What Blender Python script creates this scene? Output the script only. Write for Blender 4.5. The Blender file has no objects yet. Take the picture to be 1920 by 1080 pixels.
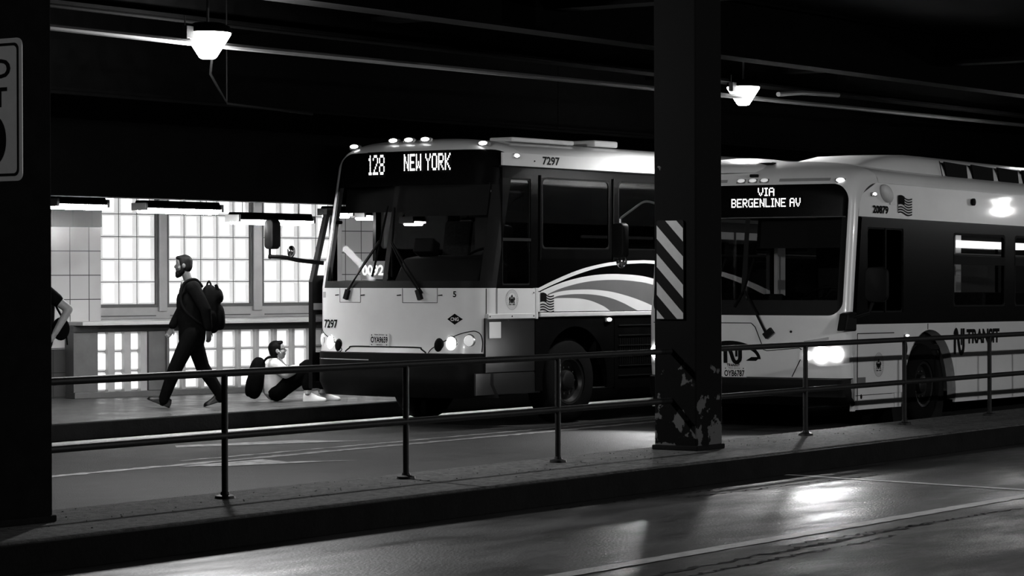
import bpy, bmesh, math, random
from mathutils import Vector, Matrix, Euler
random.seed(7)
sin, cos, pi, sqrt, R = math.sin, math.cos, math.pi, math.sqrt, math.radians
C = bpy.context.scene.collection
SC = bpy.context.scene

# ------------------------------------------------------------------ camera, sky, exposure
# World axes: +X runs along the bus lanes (away to the right), +Y across them towards the platform.
cam_d = bpy.data.cameras.new('camera')
cam_d.sensor_width = 36.0
cam_d.lens = 93.75
cam_d.clip_end = 300
cam = bpy.data.objects.new('camera', cam_d)
C.objects.link(cam)
_th, _pit, _rol = R(34.5), 0.005, 0.003
_f = Vector((cos(_th), sin(_th), 0)); _r = Vector((sin(_th), -cos(_th), 0)); _u = Vector((0, 0, 1))
_f2 = _f * cos(_pit) - _u * sin(_pit); _u2 = _u * cos(_pit) + _f * sin(_pit)
_r3 = _r * cos(_rol) - _u2 * sin(_rol); _u3 = _u2 * cos(_rol) + _r * sin(_rol)
M = Matrix((_r3, _u3, -_f2)).transposed().to_4x4()
M.translation = Vector((0, 0, 1.8))
cam.matrix_world = M
SC.camera = cam

w = bpy.data.worlds.new('night')
SC.world = w
w.use_nodes = True
w.node_tree.nodes['Background'].inputs[0].default_value = (1, 1, 1, 1)
w.node_tree.nodes['Background'].inputs[1].default_value = 0.0045
SC.view_settings.view_transform = 'Standard'
SC.view_settings.look = 'None'
SC.view_settings.gamma = 1.0
SC.view_settings.exposure = 0.0
SC.view_settings.use_curve_mapping = False
SC.cycles.use_denoising = True
SC.cycles.max_bounces = 7
SC.cycles.transparent_max_bounces = 16
SC.cycles.sample_clamp_indirect = 4.0
SC.cycles.caustics_reflective = False
SC.cycles.caustics_refractive = False
FLOOD_W = 900.0      # watts of each flood lamp of the middle row
TUBE_E = 100.0         # emission of a fluorescent tube
GLASS_E = 1.15        # emission of the lit glass block walls
HEAD_W = 320.0        # watts of a bright headlight

# ------------------------------------------------------------------ materials
MATS = {}
def mat(name, base=0.5, rough=0.5, metal=0.0, noise=0.0, scale=4.0, bump=0.0, bscale=40.0, coat=0.0, spec=0.5, rnoise=0.0, stretch=None):
    m = bpy.data.materials.new(name); m.use_nodes = True
    nt = m.node_tree; b = nt.nodes['Principled BSDF']
    b.inputs['Base Color'].default_value = (base, base, base, 1)
    b.inputs['Roughness'].default_value = rough
    b.inputs['Metallic'].default_value = metal
    b.inputs['Coat Weight'].default_value = coat
    b.inputs['Coat Roughness'].default_value = 0.035
    b.inputs['Specular IOR Level'].default_value = .04 if name.startswith(('cloth', 'hair', 'seat')) else spec
    if noise or bump or rnoise:
        tc = nt.nodes.new('ShaderNodeTexCoord')
        src = tc.outputs['Object']
        if stretch:
            mp = nt.nodes.new('ShaderNodeMapping'); mp.inputs['Scale'].default_value = stretch
            nt.links.new(src, mp.inputs[0]); src = mp.outputs[0]
    if noise or rnoise:
        n = nt.nodes.new('ShaderNodeTexNoise'); n.inputs['Scale'].default_value = scale
        n.inputs['Detail'].default_value = 8; n.inputs['Roughness'].default_value = 0.65
        nt.links.new(src, n.inputs['Vector'])
    if noise:
        mr = nt.nodes.new('ShaderNodeMapRange')
        mr.inputs['From Min'].default_value = 0.3; mr.inputs['From Max'].default_value = 0.7
        mr.inputs['To Min'].default_value = max(0, base * (1 - noise)); mr.inputs['To Max'].default_value = base * (1 + noise)
        nt.links.new(n.outputs['Fac'], mr.inputs['Value'])
        nt.links.new(mr.outputs[0], b.inputs['Base Color'])
    if rnoise:
        mr = nt.nodes.new('ShaderNodeMapRange')
        mr.inputs['From Min'].default_value = 0.35; mr.inputs['From Max'].default_value = 0.65
        mr.inputs['To Min'].default_value = max(0.02, rough - rnoise); mr.inputs['To Max'].default_value = min(1, rough + rnoise)
        nt.links.new(n.outputs['Fac'], mr.inputs['Value'])
        nt.links.new(mr.outputs[0], b.inputs['Roughness'])
    if bump:
        n2 = nt.nodes.new('ShaderNodeTexNoise'); n2.inputs['Scale'].default_value = bscale; n2.inputs['Detail'].default_value = 6
        nt.links.new(src, n2.inputs['Vector'])
        bp = nt.nodes.new('ShaderNodeBump'); bp.inputs['Strength'].default_value = bump; bp.inputs['Distance'].default_value = 0.02
        nt.links.new(n2.outputs['Fac'], bp.inputs['Height']); nt.links.new(bp.outputs[0], b.inputs['Normal'])
    MATS[name] = m
    return m
def emit(name, strength, base=0.8, rough=0.4):
    m = mat(name, base, rough)
    b = m.node_tree.nodes['Principled BSDF']
    b.inputs['Emission Color'].default_value = (1, 1, 1, 1)
    b.inputs['Emission Strength'].default_value = strength
    return m
def glass(name, tint=0.75, rough=0.02, f0=.04, f90=.95):
    m = bpy.data.materials.new(name); m.use_nodes = True
    nt = m.node_tree; nt.nodes.remove(nt.nodes['Principled BSDF'])
    t = nt.nodes.new('ShaderNodeBsdfTransparent'); t.inputs[0].default_value = (tint, tint, tint, 1)
    g = nt.nodes.new('ShaderNodeBsdfGlossy'); g.inputs['Roughness'].default_value = rough; g.inputs[0].default_value = (1, 1, 1, 1)
    lw = nt.nodes.new('ShaderNodeLayerWeight'); lw.inputs[0].default_value = .5
    pw = nt.nodes.new('ShaderNodeMath'); pw.operation = 'POWER'; pw.inputs[1].default_value = 5; nt.links.new(lw.outputs['Facing'], pw.inputs[0])
    f = nt.nodes.new('ShaderNodeMath'); f.operation = 'MULTIPLY_ADD'; f.inputs[1].default_value = f90; f.inputs[2].default_value = f0; nt.links.new(pw.outputs[0], f.inputs[0])
    x = nt.nodes.new('ShaderNodeMixShader')
    nt.links.new(f.outputs[0], x.inputs[0]); nt.links.new(t.outputs[0], x.inputs[1]); nt.links.new(g.outputs[0], x.inputs[2])
    nt.links.new(x.outputs[0], nt.nodes['Material Output'].inputs[0])
    MATS[name] = m
    return m
mat('paint_white', .74, .28, noise=.04, scale=2, coat=.5)
mat('paint_white_dull', .62, .42, noise=.08, scale=3)
mat('paint_black', .003, .22, noise=.3, scale=3, spec=.1)
mat('vinyl_black', .004, .6, noise=.2, spec=.06)
mat('vinyl_grey', .13, .4, noise=.08)
mat('vinyl_midgrey', .3, .45, noise=.08)
mat('rubber', .004, .85, noise=.3, scale=20, spec=.06)
mat('trim_black', .004, .55, noise=.3, scale=8, spec=.12)
mat('seam', .01, .8, noise=.2, spec=.1)
mat('metal_panel', .06, .3, .85, noise=.06, scale=2)
mat('chrome', .6, .15, 1.0, noise=.05)
mat('alloy', .45, .35, .9, noise=.1)
mat('rim_grey', .02, .4, .6, noise=.1)
mat('lens_clear', .75, .12, noise=.03, coat=.6)
mat('reflector', .7, .2, .8, noise=.05)
mat('interior_dark', .005, .8, noise=.2, spec=.15)
mat('interior_grey', .3, .6, noise=.1)
mat('interior_light', .55, .5, noise=.06)
mat('seat_fabric', .02, .9, noise=.4, scale=30)
mat('asphalt', .024, .78, noise=.5, scale=2.5, bump=.5, bscale=70, rnoise=.08, spec=.3)
mat('asphalt_polished', .034, .46, noise=.5, scale=1.4, bump=.35, bscale=60, rnoise=.15, stretch=(.45, 1.3, 1))
mat('concrete', .085, .9, noise=.7, scale=18, bump=1.0, bscale=70, spec=.2)
mat('kerb', .006, .9, noise=.4, scale=4, bump=.3, bscale=25, spec=.1)
mat('platform_concrete', .06, .42, noise=.25, scale=2.2, bump=.06, bscale=25, rnoise=.15)
mat('road_paint', .6, .5, noise=.3, scale=6, bump=.3, bscale=50)
mat('road_paint_worn', .2, .7, noise=.8, scale=7, bump=.35, bscale=50)
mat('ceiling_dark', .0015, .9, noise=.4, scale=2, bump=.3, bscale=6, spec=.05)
mat('steel_dark', .0012, .85, noise=.4, scale=5, spec=.02)
mat('conduit_grey', .035, .6, 0, noise=.2, scale=8)
mat('rail_paint', .009, .55, noise=.4, scale=9, bump=.1, spec=.2)
mat('sign_white', .55, .32, noise=.06, scale=9)
mat('sign_grey', .34, .35, noise=.08, scale=9)
mat('mullion', .42, .4, .2, noise=.1, scale=3)
mat('mullion_dark', .1, .5, noise=.2)
mat('counter', .5, .35, noise=.1)
mat('skin', .32, .5, noise=.1, scale=20)
mat('skin_dark', .06, .5, noise=.1, scale=20)
mat('hair', .005, .55, noise=.4, scale=40)
mat('cloth_black', .003, .95, noise=.4, scale=14, bump=.3, bscale=18)
mat('cloth_dark', .0035, .95, noise=.3, scale=14, bump=.2, bscale=14)
mat('cloth_white', .72, .8, noise=.1, scale=10, bump=.3, bscale=16)
mat('cloth_mid', .18, .85, noise=.2, scale=10)
mat('shoe_white', .78, .5, noise=.05)
mat('shoe_black', .006, .4, noise=.2, spec=.3)
mat('strap_grey', .1, .8, noise=.1)
emit('led', 2.6)
emit('led_dim', .9)
emit('lamp_lens', 30.0)
emit('tube', TUBE_E)
emit('marker', 5.0)
emit('marker_dim', 1.3)
emit('head_hot', 26.0)
emit('marker_faint', .4)
emit('head_mid', 7.0)
emit('head_warm', .35)
emit('cabin_light', 2.2)
emit('cabin_light_dim', .55)
emit('block_bright', GLASS_E, .8, .3)
emit('block_side', GLASS_E * .34, .7, .3)
emit('block_low', GLASS_E * .72, .7, .3)
emit('block_low_side', GLASS_E * .22, .6, .3)
emit('far_lit', .75)
glass('glass_clear', .85, .04, .012)
glass('glass_windshield', .85, .05, .005, .1)
glass('glass_tint', .42)
glass('glass_dark', .22)

def tile_mat(name, base, rough, w, h, grout):
    m = mat(name, base, rough)
    nt = m.node_tree; b = nt.nodes['Principled BSDF']
    tc = nt.nodes.new('ShaderNodeUVMap')
    br = nt.nodes.new('ShaderNodeTexBrick')
    br.offset = 0.0; br.squash = 1.0
    br.inputs['Scale'].default_value = 1.0
    br.inputs['Brick Width'].default_value = w; br.inputs['Row Height'].default_value = h
    br.inputs['Mortar Size'].default_value = .006; br.inputs['Mortar Smooth'].default_value = .1
    br.inputs['Color1'].default_value = (base, base, base, 1); br.inputs['Color2'].default_value = (base * .88,) * 3 + (1,)
    br.inputs['Mortar'].default_value = (grout, grout, grout, 1)
    nt.links.new(tc.outputs[0], br.inputs['Vector']); nt.links.new(br.outputs['Color'], b.inputs['Base Color'])
    return m
tile_mat('tile_white', .5, .2, .29, .32, .06)
tile_mat('tile_dark', .05, .25, .29, .32, .02)

# ------------------------------------------------------------------ mesh helpers
class MB:
    def __init__(s): s.v = []; s.f = []; s.mi = []; s.uv = None
    def add(s, vs, fs, mi=0):
        o = len(s.v); s.v += [tuple(p) for p in vs]
        for f in fs: s.f.append(tuple(i + o for i in f)); s.mi.append(mi)
        return s
    def box(s, x0, x1, y0, y1, z0, z1, mi=0):
        vs = [(x, y, z) for x in (x0, x1) for y in (y0, y1) for z in (z0, z1)]
        return s.add(vs, [(0, 1, 3, 2), (4, 6, 7, 5), (0, 4, 5, 1), (2, 3, 7, 6), (0, 2, 6, 4), (1, 5, 7, 3)], mi)
    def obox(s, c, size, rot=(0, 0, 0), mi=0):
        m = Euler(rot).to_matrix(); c = Vector(c)
        vs = [c + m @ Vector((sx * size[0] / 2, sy * size[1] / 2, sz * size[2] / 2)) for sx in (-1, 1) for sy in (-1, 1) for sz in (-1, 1)]
        return s.add(vs, [(0, 1, 3, 2), (4, 6, 7, 5), (0, 4, 5, 1), (2, 3, 7, 6), (0, 2, 6, 4), (1, 5, 7, 3)], mi)
    def tube(s, pts, r, n=10, mi=0, caps=True):
        pts = [Vector(p) for p in pts]; k = len(pts)
        rs = r if isinstance(r, (list, tuple)) else [r] * k
        up = None; rings = []
        for i, p in enumerate(pts):
            d = (pts[min(i + 1, k - 1)] - pts[max(i - 1, 0)]).normalized()
            if up is None:
                up = Vector((0, 0, 1)) if abs(d.z) < .9 else Vector((1, 0, 0))
            a = d.cross(up).normalized(); b = a.cross(d).normalized(); up = b
            rings.append([p + (a * cos(2 * pi * j / n) + b * sin(2 * pi * j / n)) * rs[i] for j in range(n)])
        vs = [q for rg in rings for q in rg]
        fs = [(i * n + j, i * n + (j + 1) % n, (i + 1) * n + (j + 1) % n, (i + 1) * n + j) for i in range(k - 1) for j in range(n)]
        if caps: fs += [tuple(range(n))[::-1], tuple(range((k - 1) * n, k * n))]
        return s.add(vs, fs, mi)
    def ell(s, c, rad, nu=16, nv=10, rot=(0, 0, 0), mi=0, fn=None):
        m = Euler(rot).to_matrix(); c = Vector(c); vs = []
        for i in range(nv + 1):
            a = pi * i / nv
            for j in range(nu):
                b = 2 * pi * j / nu
                p = Vector((sin(a) * cos(b), sin(a) * sin(b), cos(a)))
                if fn: p = fn(p)
                vs.append(c + m @ Vector((p.x * rad[0], p.y * rad[1], p.z * rad[2])))
        fs = [(i * nu + j, i * nu + (j + 1) % nu, (i + 1) * nu + (j + 1) % nu, (i + 1) * nu + j) for i in range(nv) for j in range(nu)]
        return s.add(vs, fs, mi)
    def lathe(s, prof, n=24, c=(0, 0, 0), axis='z', mi=0):
        c = Vector(c); vs = []
        for r, z in prof:
            for j in range(n):
                a = 2 * pi * j / n; p = (r * cos(a), r * sin(a), z)
                if axis == 'y': p = (p[0], p[2], p[1])
                if axis == 'x': p = (p[2], p[0], p[1])
                vs.append(c + Vector(p))
        k = len(prof)
        fs = [(i * n + j, i * n + (j + 1) % n, (i + 1) * n + (j + 1) % n, (i + 1) * n + j) for i in range(k - 1) for j in range(n)]
        if prof[0][0] > 1e-6: fs.append(tuple(range(n)))
        if prof[-1][0] > 1e-6: fs.append(tuple(range((k - 1) * n, k * n))[::-1])
        return s.add(vs, fs, mi)
    def grid(s, rows, mi=0):
        nr, nc = len(rows), len(rows[0])
        return s.add([p for r in rows for p in r], [(i * nc + j, i * nc + j + 1, (i + 1) * nc + j + 1, (i + 1) * nc + j) for i in range(nr - 1) for j in range(nc - 1)], mi)
    def prism(s, poly, axis, a0, a1, mi=0):
        def P(q, a):
            return {'x': (a, q[0], q[1]), 'y': (q[0], a, q[1]), 'z': (q[0], q[1], a)}[axis]
        n = len(poly)
        vs = [P(q, a0) for q in poly] + [P(q, a1) for q in poly]
        fs = [tuple(range(n))[::-1], tuple(range(n, 2 * n))] + [(i, (i + 1) % n, n + (i + 1) % n, n + i) for i in range(n)]
        return s.add(vs, fs, mi)
    def map(s, fn):
        s.v = [tuple(fn(Vector(p))) for p in s.v]; return s
    def build(s, name, m, parent=None, smooth=False, bevel=0.0, loc=None, remesh=0, sub=0, uv=None, recalc=True):
        me = bpy.data.meshes.new(name)
        me.from_pydata([tuple(p) for p in s.v], [], s.f)
        ms = m if isinstance(m, (list, tuple)) else [m]
        for q in ms: me.materials.append(MATS[q] if isinstance(q, str) else q)
        for p, i in zip(me.polygons, s.mi): p.material_index = i
        bm = bmesh.new(); bm.from_mesh(me)
        if recalc:
            bmesh.ops.remove_doubles(bm, verts=bm.verts, dist=1e-5)
            bmesh.ops.recalc_face_normals(bm, faces=bm.faces)
        if uv:
            l = bm.loops.layers.uv.new('UVMap')
            for f in bm.faces:
                for lp in f.loops: lp[l].uv = uv(lp.vert.co)
        bm.to_mesh(me); bm.free()
        o = bpy.data.objects.new(name, me); C.objects.link(o)
        if loc: o.location = loc
        if bevel:
            b = o.modifiers.new('bevel', 'BEVEL'); b.width = bevel; b.segments = 2; b.limit_method = 'ANGLE'; b.angle_limit = R(40)
        if remesh:
            r = o.modifiers.new('remesh', 'REMESH'); r.mode = 'VOXEL'; r.voxel_size = remesh; r.use_smooth_shade = True
            sm = o.modifiers.new('smooth', 'SMOOTH'); sm.factor = .5; sm.iterations = 4
        if sub:
            q = o.modifiers.new('sub', 'SUBSURF'); q.levels = sub; q.render_levels = sub
        if bevel or remesh or sub:
            dg = bpy.context.evaluated_depsgraph_get()
            nm = bpy.data.meshes.new_from_object(o.evaluated_get(dg))
            o.modifiers.clear(); o.data = nm; bpy.data.meshes.remove(me); nm.name = name; me = nm
        if smooth or remesh:
            me.shade_smooth()
            if not remesh: me.set_sharp_from_angle(angle=R(38))
        if parent: o.parent = parent
        return o

def thing(name, label, cat, loc=(0, 0, 0), rot=(0, 0, 0), group=None):
    o = bpy.data.objects.new(name, None); C.objects.link(o)
    o.location = loc; o.rotation_euler = rot; o.empty_display_size = .2
    o['label'] = label; o['category'] = cat
    if group: o['group'] = group
    return o
def tag(o, label, cat, group=None):
    o['label'] = label; o['category'] = cat
    if group: o['group'] = group
    return o
def struct(o, label=None):
    o['kind'] = 'structure'
    if label: o['label'] = label
    return o
def lab(o, label):
    o['label'] = label; return o
def dup(root, loc=None, rot=None, label=None):
    r = root.copy(); C.objects.link(r)
    if loc is not None: r.location = loc
    if rot is not None: r.rotation_euler = rot
    if label: r['label'] = label
    for ch in list(root.children):
        c = ch.copy(); C.objects.link(c); c.parent = r
        for g in list(ch.children):
            d = g.copy(); C.objects.link(d); d.parent = c
    return r

def text_geo(s, h, width=None, bold=.0, align='CENTER'):
    """flat lettering as (verts2d, faces), cap height h, centred on its box"""
    cu = bpy.data.curves.new('lettering', 'FONT'); cu.body = s; cu.size = 1.0; cu.align_x = 'LEFT'; cu.offset = bold
    cu.resolution_u = 8 if h > .2 else 3
    o = bpy.data.objects.new('lettering', cu); C.objects.link(o)
    dg = bpy.context.evaluated_depsgraph_get()
    me = bpy.data.meshes.new_from_object(o.evaluated_get(dg))
    vs = [(v.co.x, v.co.y) for v in me.vertices]; fs = [tuple(p.vertices) for p in me.polygons]
    bpy.data.objects.remove(o); bpy.data.curves.remove(cu); bpy.data.meshes.remove(me)
    x0, x1 = min(p[0] for p in vs), max(p[0] for p in vs); y0, y1 = min(p[1] for p in vs), max(p[1] for p in vs)
    ky = h / (y1 - y0); kx = (width / (x1 - x0)) if width else ky
    return [((p[0] - (x0 + x1) / 2) * kx, (p[1] - (y0 + y1) / 2) * ky) for p in vs], fs
def text_mb(s, h, place, width=None, bold=.0, mi=0, mb=None):
    vs, fs = text_geo(s, h, width, bold)
    mb = mb or MB()
    return mb.add([place(u, v) for u, v in vs], fs, mi)

FONT = {'A': '01110 10001 10001 11111 10001 10001 10001', 'B': '11110 10001 10001 11110 10001 10001 11110', 'E': '11111 10000 10000 11110 10000 10000 11111',
        'G': '01111 10000 10000 10011 10001 10001 01111', 'I': '111 010 010 010 010 010 111', 'K': '10001 10010 10100 11000 10100 10010 10001',
        'L': '10000 10000 10000 10000 10000 10000 11111', 'N': '10001 11001 11001 10101 10011 10011 10001', 'O': '01110 10001 10001 10001 10001 10001 01110',
        'R': '11110 10001 10001 11110 10100 10010 10001', 'V': '10001 10001 10001 10001 01010 01010 00100', 'W': '10001 10001 10001 10101 10101 11011 10001',
        'Y': '10001 10001 01010 00100 00100 00100 00100', '0': '01110 10001 10001 10001 10001 10001 01110', '1': '010 110 010 010 010 010 111',
        '2': '01110 10001 00001 00010 00100 01000 11111', '8': '01110 10001 10001 01110 10001 10001 01110', '9': '01110 10001 10001 01111 00001 00001 01110', ' ': '00 00 00 00 00 00 00'}
def led_mb(s, width, h, place, gap=.16, back=True):
    """dot matrix lettering: one small lit square per dot"""
    cols = []
    for ch in s:
        rows = FONT[ch].split()
        for c in range(len(rows[0])): cols.append([rows[r][c] == '1' for r in range(7)])
        cols.append([False] * 7)
    cols.pop()
    dx = width / len(cols); dz = h / 7; mb = MB()
    p = [place(u * (width / 2 + dx), v * (h / 2 + dz)) for u, v in ((-1, -1), (1, -1), (1, 1), (-1, 1))]
    mb.add([(q[0] + .004, q[1], q[2]) for q in p], [(0, 1, 2, 3)], 1)
    for i, col in enumerate(cols):
        for r in range(7):
            if col[r]:
                u0 = -width / 2 + i * dx + dx * gap / 2; v1 = h / 2 - r * dz - dz * gap / 2
                u1 = u0 + dx * (1 - gap); v0 = v1 - dz * (1 - gap)
                mb.add([place(u0, v0), place(u1, v0), place(u1, v1), place(u0, v1)], [(0, 1, 2, 3)])
    return mb

def spot(name, loc, direction, watts, size, blend=.3, rad=.06, parent=None):
    l = bpy.data.lights.new(name, 'SPOT'); l.energy = watts; l.spot_size = R(size); l.spot_blend = blend; l.shadow_soft_size = rad
    o = bpy.data.objects.new(name, l); C.objects.link(o); o.location = loc
    o.rotation_euler = Vector(direction).to_track_quat('-Z', 'Y').to_euler()
    if parent: o.parent = parent
    return o

def bulb(name, loc, watts, rad=.1, parent=None):
    l = bpy.data.lights.new(name, 'POINT'); l.energy = watts; l.shadow_soft_size = rad
    o = bpy.data.objects.new(name, l); C.objects.link(o); o.location = loc
    if parent: o.parent = parent
    return o

# ------------------------------------------------------------------ road, median, platform, ceiling
EDGE = 20.42     # platform edge
PZ = .19         # platform height
MZ = .2          # median height
MB().box(-4, 75, 11.5, EDGE, -.2, 0).build('road', 'asphalt')
road = bpy.data.objects['road']; struct(road, 'dark asphalt road with worn white lines')
near = struct(MB().box(-4, 75, -6, 11.5, -.2, 0).build('road', 'asphalt_polished'), 'worn dark road of the near lane with white stall lines')
def paint(name, pts, m, z=.004, jag=.0, seed=1):
    """painted line: quad strip with slightly ragged edges"""
    rn = random.Random(seed); (x0, y0), (x1, y1), wd = pts
    L = sqrt((x1 - x0) ** 2 + (y1 - y0) ** 2); n = max(2, int(L / .12)); dx, dy = (x1 - x0) / L, (y1 - y0) / L
    A, B = [], []
    for i in range(n + 1):
        t = L * i / n; a = wd / 2 - rn.random() * jag; b = wd / 2 - rn.random() * jag
        A.append((x0 + dx * t - dy * a, y0 + dy * t + dx * a, z)); B.append((x0 + dx * t + dy * b, y0 + dy * t - dx * b, z))
    return MB().grid([A, B]).build(name, m, near if pts[0][1] < 11 else road)
paint('stall_line', ((2, 8.78), (40, 8.78), .16), 'road_paint', jag=.015, seed=2)
paint('stop_line', ((20.6, 8.87), (21.06, 11.6), .12), 'road_paint', jag=.02, seed=3)
paint('lane_line', ((-2, 16.9), (60, 17.05), .2), 'road_paint_worn', jag=.06, seed=4)
paint('lane_line', ((19.5, 17.3), (60, 17.34), .13), 'road_paint_worn', jag=.05, seed=5)
paint('kerb_line', ((-2, EDGE - .2), (60, EDGE - .2), .3), 'road_paint', jag=.01, seed=6)
for pts in ([(18.9, 16.8), (20.1, 16.78), (19.95, 16.35), (20.5, 15.9), (19.2, 16.45)], [(21.2, 18.9), (22.6, 18.4), (22.9, 17.7), (22.4, 17.95), (21.0, 18.7)]):
    MB().add([(x, y, .0045) for x, y in pts], [(0, 1, 2, 3, 4)]).build('lane_arrow', 'road_paint_worn', road)
# paving joints with cracked tar in the near road
mb = MB(); rn = random.Random(5)
for (x0, y0, x1, y1, wd) in ((12.5, 8.3, 17.5, 8.4, .028), (13.5, 8.12, 16.6, 8.2, .02), (15.5, 8.5, 19, 8.35, .02), (18.5, 11.0, 21.5, 10.8, .02), (17, 11.3, 19.5, 11.2, .02)):
    n = 60; A = []; B = []
    for i in range(n + 1):
        t = i / n; q = rn.uniform(-.03, .03); ww = wd * rn.uniform(.15, 1)
        A.append((x0 + (x1 - x0) * t, y0 + (y1 - y0) * t + q + ww, .003)); B.append((x0 + (x1 - x0) * t, y0 + (y1 - y0) * t + q - ww, .003))
    mb.grid([A, B])
mb.build('tar_joint', 'seam', near)

mb = MB().box(-4, 75, 11.55, 12.95, 0, MZ)
struct(mb.build('median', 'concrete', bevel=.03), 'low concrete median carrying the railing and columns')
mb = MB().box(-4, 75, 11.49, 11.548, 0, MZ - .012)
struct(mb.build('trim_1', 'kerb', bevel=.01), 'dark kerb facing of the median')
mb = MB().box(-4, 75, EDGE + .12, 36, 0, PZ)
struct(mb.build('platform', 'platform_concrete'), 'raised concrete passenger platform')
mb = MB().box(-4, 75, EDGE, EDGE + .118, 0, PZ)
struct(mb.build('trim_2', 'kerb', bevel=.015), 'dark kerb along the platform edge')
# debris grit on the median: nobody could count it
mb = MB(); rn = random.Random(11)
for i in range(700):
    x = rn.uniform(10, 34); y = rn.gauss(12.5, .25)
    if not 11.65 < y < 12.9 or abs(y - 12.55) < .1: continue
    r = rn.uniform(.002, .006)
    mb.obox((x, y, MZ + r * .3), (r * 2, r * 1.6, r), (rn.random(), rn.random(), rn.random() * 6))
o = mb.build('grit', 'concrete'); o['kind'] = 'stuff'; tag(o, 'loose grit and gravel scattered along the median under the railing', 'gravel')

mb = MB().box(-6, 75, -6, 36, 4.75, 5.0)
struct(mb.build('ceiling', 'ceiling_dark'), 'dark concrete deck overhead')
for i, (y, z0, wd) in enumerate(((14.3, 4.12, .3), (16.4, 4.15, .3), (18.4, 3.6, .35))):
    mb = MB().box(-6, 75, y - wd / 2, y + wd / 2, z0, z0 + .03).box(-6, 75, y - .02, y + .02, z0 + .03, 4.75).box(-6, 75, y - wd / 2, y + wd / 2, 4.72, 4.75)
    struct(mb.build('trim_%d' % (3 + i), 'steel_dark'), 'dark steel beam under the deck')
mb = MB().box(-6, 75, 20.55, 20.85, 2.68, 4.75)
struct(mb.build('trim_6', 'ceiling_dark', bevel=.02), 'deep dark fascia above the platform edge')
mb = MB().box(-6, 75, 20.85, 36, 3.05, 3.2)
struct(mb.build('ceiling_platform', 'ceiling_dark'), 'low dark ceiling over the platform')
# crossbeams seen at the top
for i in range(7):
    x = 13.0 + i * 8.5
    mb = MB().box(x - .15, x + .15, 5, 20.5, 4.35, 4.4).box(x - .02, x + .02, 5, 20.5, 4.4, 4.75)
    struct(mb.build('trim_%d' % (10 + i), 'steel_dark'), 'dark steel crossbeam under the deck')

# ------------------------------------------------------------------ conduits and flood lamps
def conduit(name, pts, r, label, m='conduit_grey'):
    mb = MB().tube(pts, r, 8)
    o = mb.build(name, m, smooth=True); tag(o, label, 'conduit')
    p, q = Vector(pts[0]), Vector(pts[-1])
    for k in range(1, 6):
        x = p.lerp(q, k / 6) if len(pts) == 2 else Vector(pts[-2]) if len(pts) == 4 else q
        if len(pts) > 2 and k > 1: break
        MB().tube([x, (x.x, x.y, 4.75)], .006, 6).build('hanger', 'steel_dark', o)
    return o
conduit('conduit', [(-5, 15.2, 3.86), (17.7, 15.38, 3.82), (28.65, 16.2, 3.97), (70, 19.2, 4.5)], .028, 'long grey conduit that carries the row of flood lamps')
conduit('conduit', [(-5, 15.4, 4.06), (17.7, 15.8, 4.06), (28.65, 16.7, 4.22), (70, 19.6, 4.6)], .016, 'thin conduit higher up behind the flood lamps', 'steel_dark')
conduit('conduit', [(-5, 18.2, 3.58), (60, 18.2, 3.58)], .02, 'thin faint conduit under the beam behind the coach', 'steel_dark')
conduit('conduit', [(17.8, 15.4, 3.83), (18.1, 15.7, 3.6), (18.5, 15.85, 3.36), (19.8, 15.9, 3.33)], .012, 'drooping cable below the left flood lamp', 'steel_dark')
conduit('conduit', [(29.3, 16.1, 4.04), (30.0, 16.15, 4.10), (31.1, 16.2, 4.13)], .03, 'short grey pipe stub right of the right flood lamp')
FL = []
def flood_lamp(x, y, z, label, watts, group=None, cone=(172, .25)):
    t = thing('flood_lamp', label, 'lamp', (x, y, z), group=group)
    # z is the top rim of the lens
    MB().lathe([(.0, -.235), (.06, -.235), (.075, -.225), (.2, -.03), (.2, .0)], 28).build('lens', 'lamp_lens', t, smooth=True)
    MB().lathe([(.212, -.012), (.212, .012), (.19, .045), (.12, .075), (.0, .08)], 28).build('housing', 'steel_dark', t, smooth=True)
    MB().tube([(0, 0, .07), (0, 0, 4.75 - z)], .012, 8).build('stem', 'conduit_grey', t, smooth=True)
    mb = MB().box(-.31, -.22, -.03, .03, -.08, .03).tube([(-.22, 0, -.02), (-.19, 0, -.02)], .015, 8).tube([(-.3, 0, .03), (-.3, 0, .12)], .006, 6)
    mb.build('bracket', 'conduit_grey', t, bevel=.005)
    if cone[0] > 175: bulb('bulb', (0, 0, -.25), watts, .1, t)
    else: spot('bulb', (0, 0, -.25), (0, 0, -1), watts, cone[0], cone[1], .1, t)
    return t
flood_lamp(17.7, 15.38, 3.93, 'glowing flood lamp under the ceiling above the walking man, left one', FLOOD_W, cone=(180, 0))
flood_lamp(28.65, 16.23, 4.11, 'glowing flood lamp above the transit bus, right of the striped column', FLOOD_W * .9, cone=(160, .5))
g = 'ceiling flood lamps beyond the picture'
flood_lamp(7.2, 13.2, 4.0, 'flood lamp over the bus lanes left of the picture', 90, g, cone=(180, 0))  # unseen lamp, added so the speed limit sign gets light
flood_lamp(35.5, 15.2, 4.0, 'flood lamp in the row over the bus lanes, outside the picture', FLOOD_W * .5, g)  # extra unseen lamp added to the row for more light
for x, y, k in ((22.0, -1.0, 2.6), (33.0, -1.0, 1.9), (52.6, 6.8, .3)): flood_lamp(x, y, 4.1, 'flood lamp in the row over the near lane, outside the picture', FLOOD_W * k, 'near lane flood lamps beyond the picture', (180, 0))  # unseen lamps added to brighten the bus sides, the last for its reflection

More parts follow.
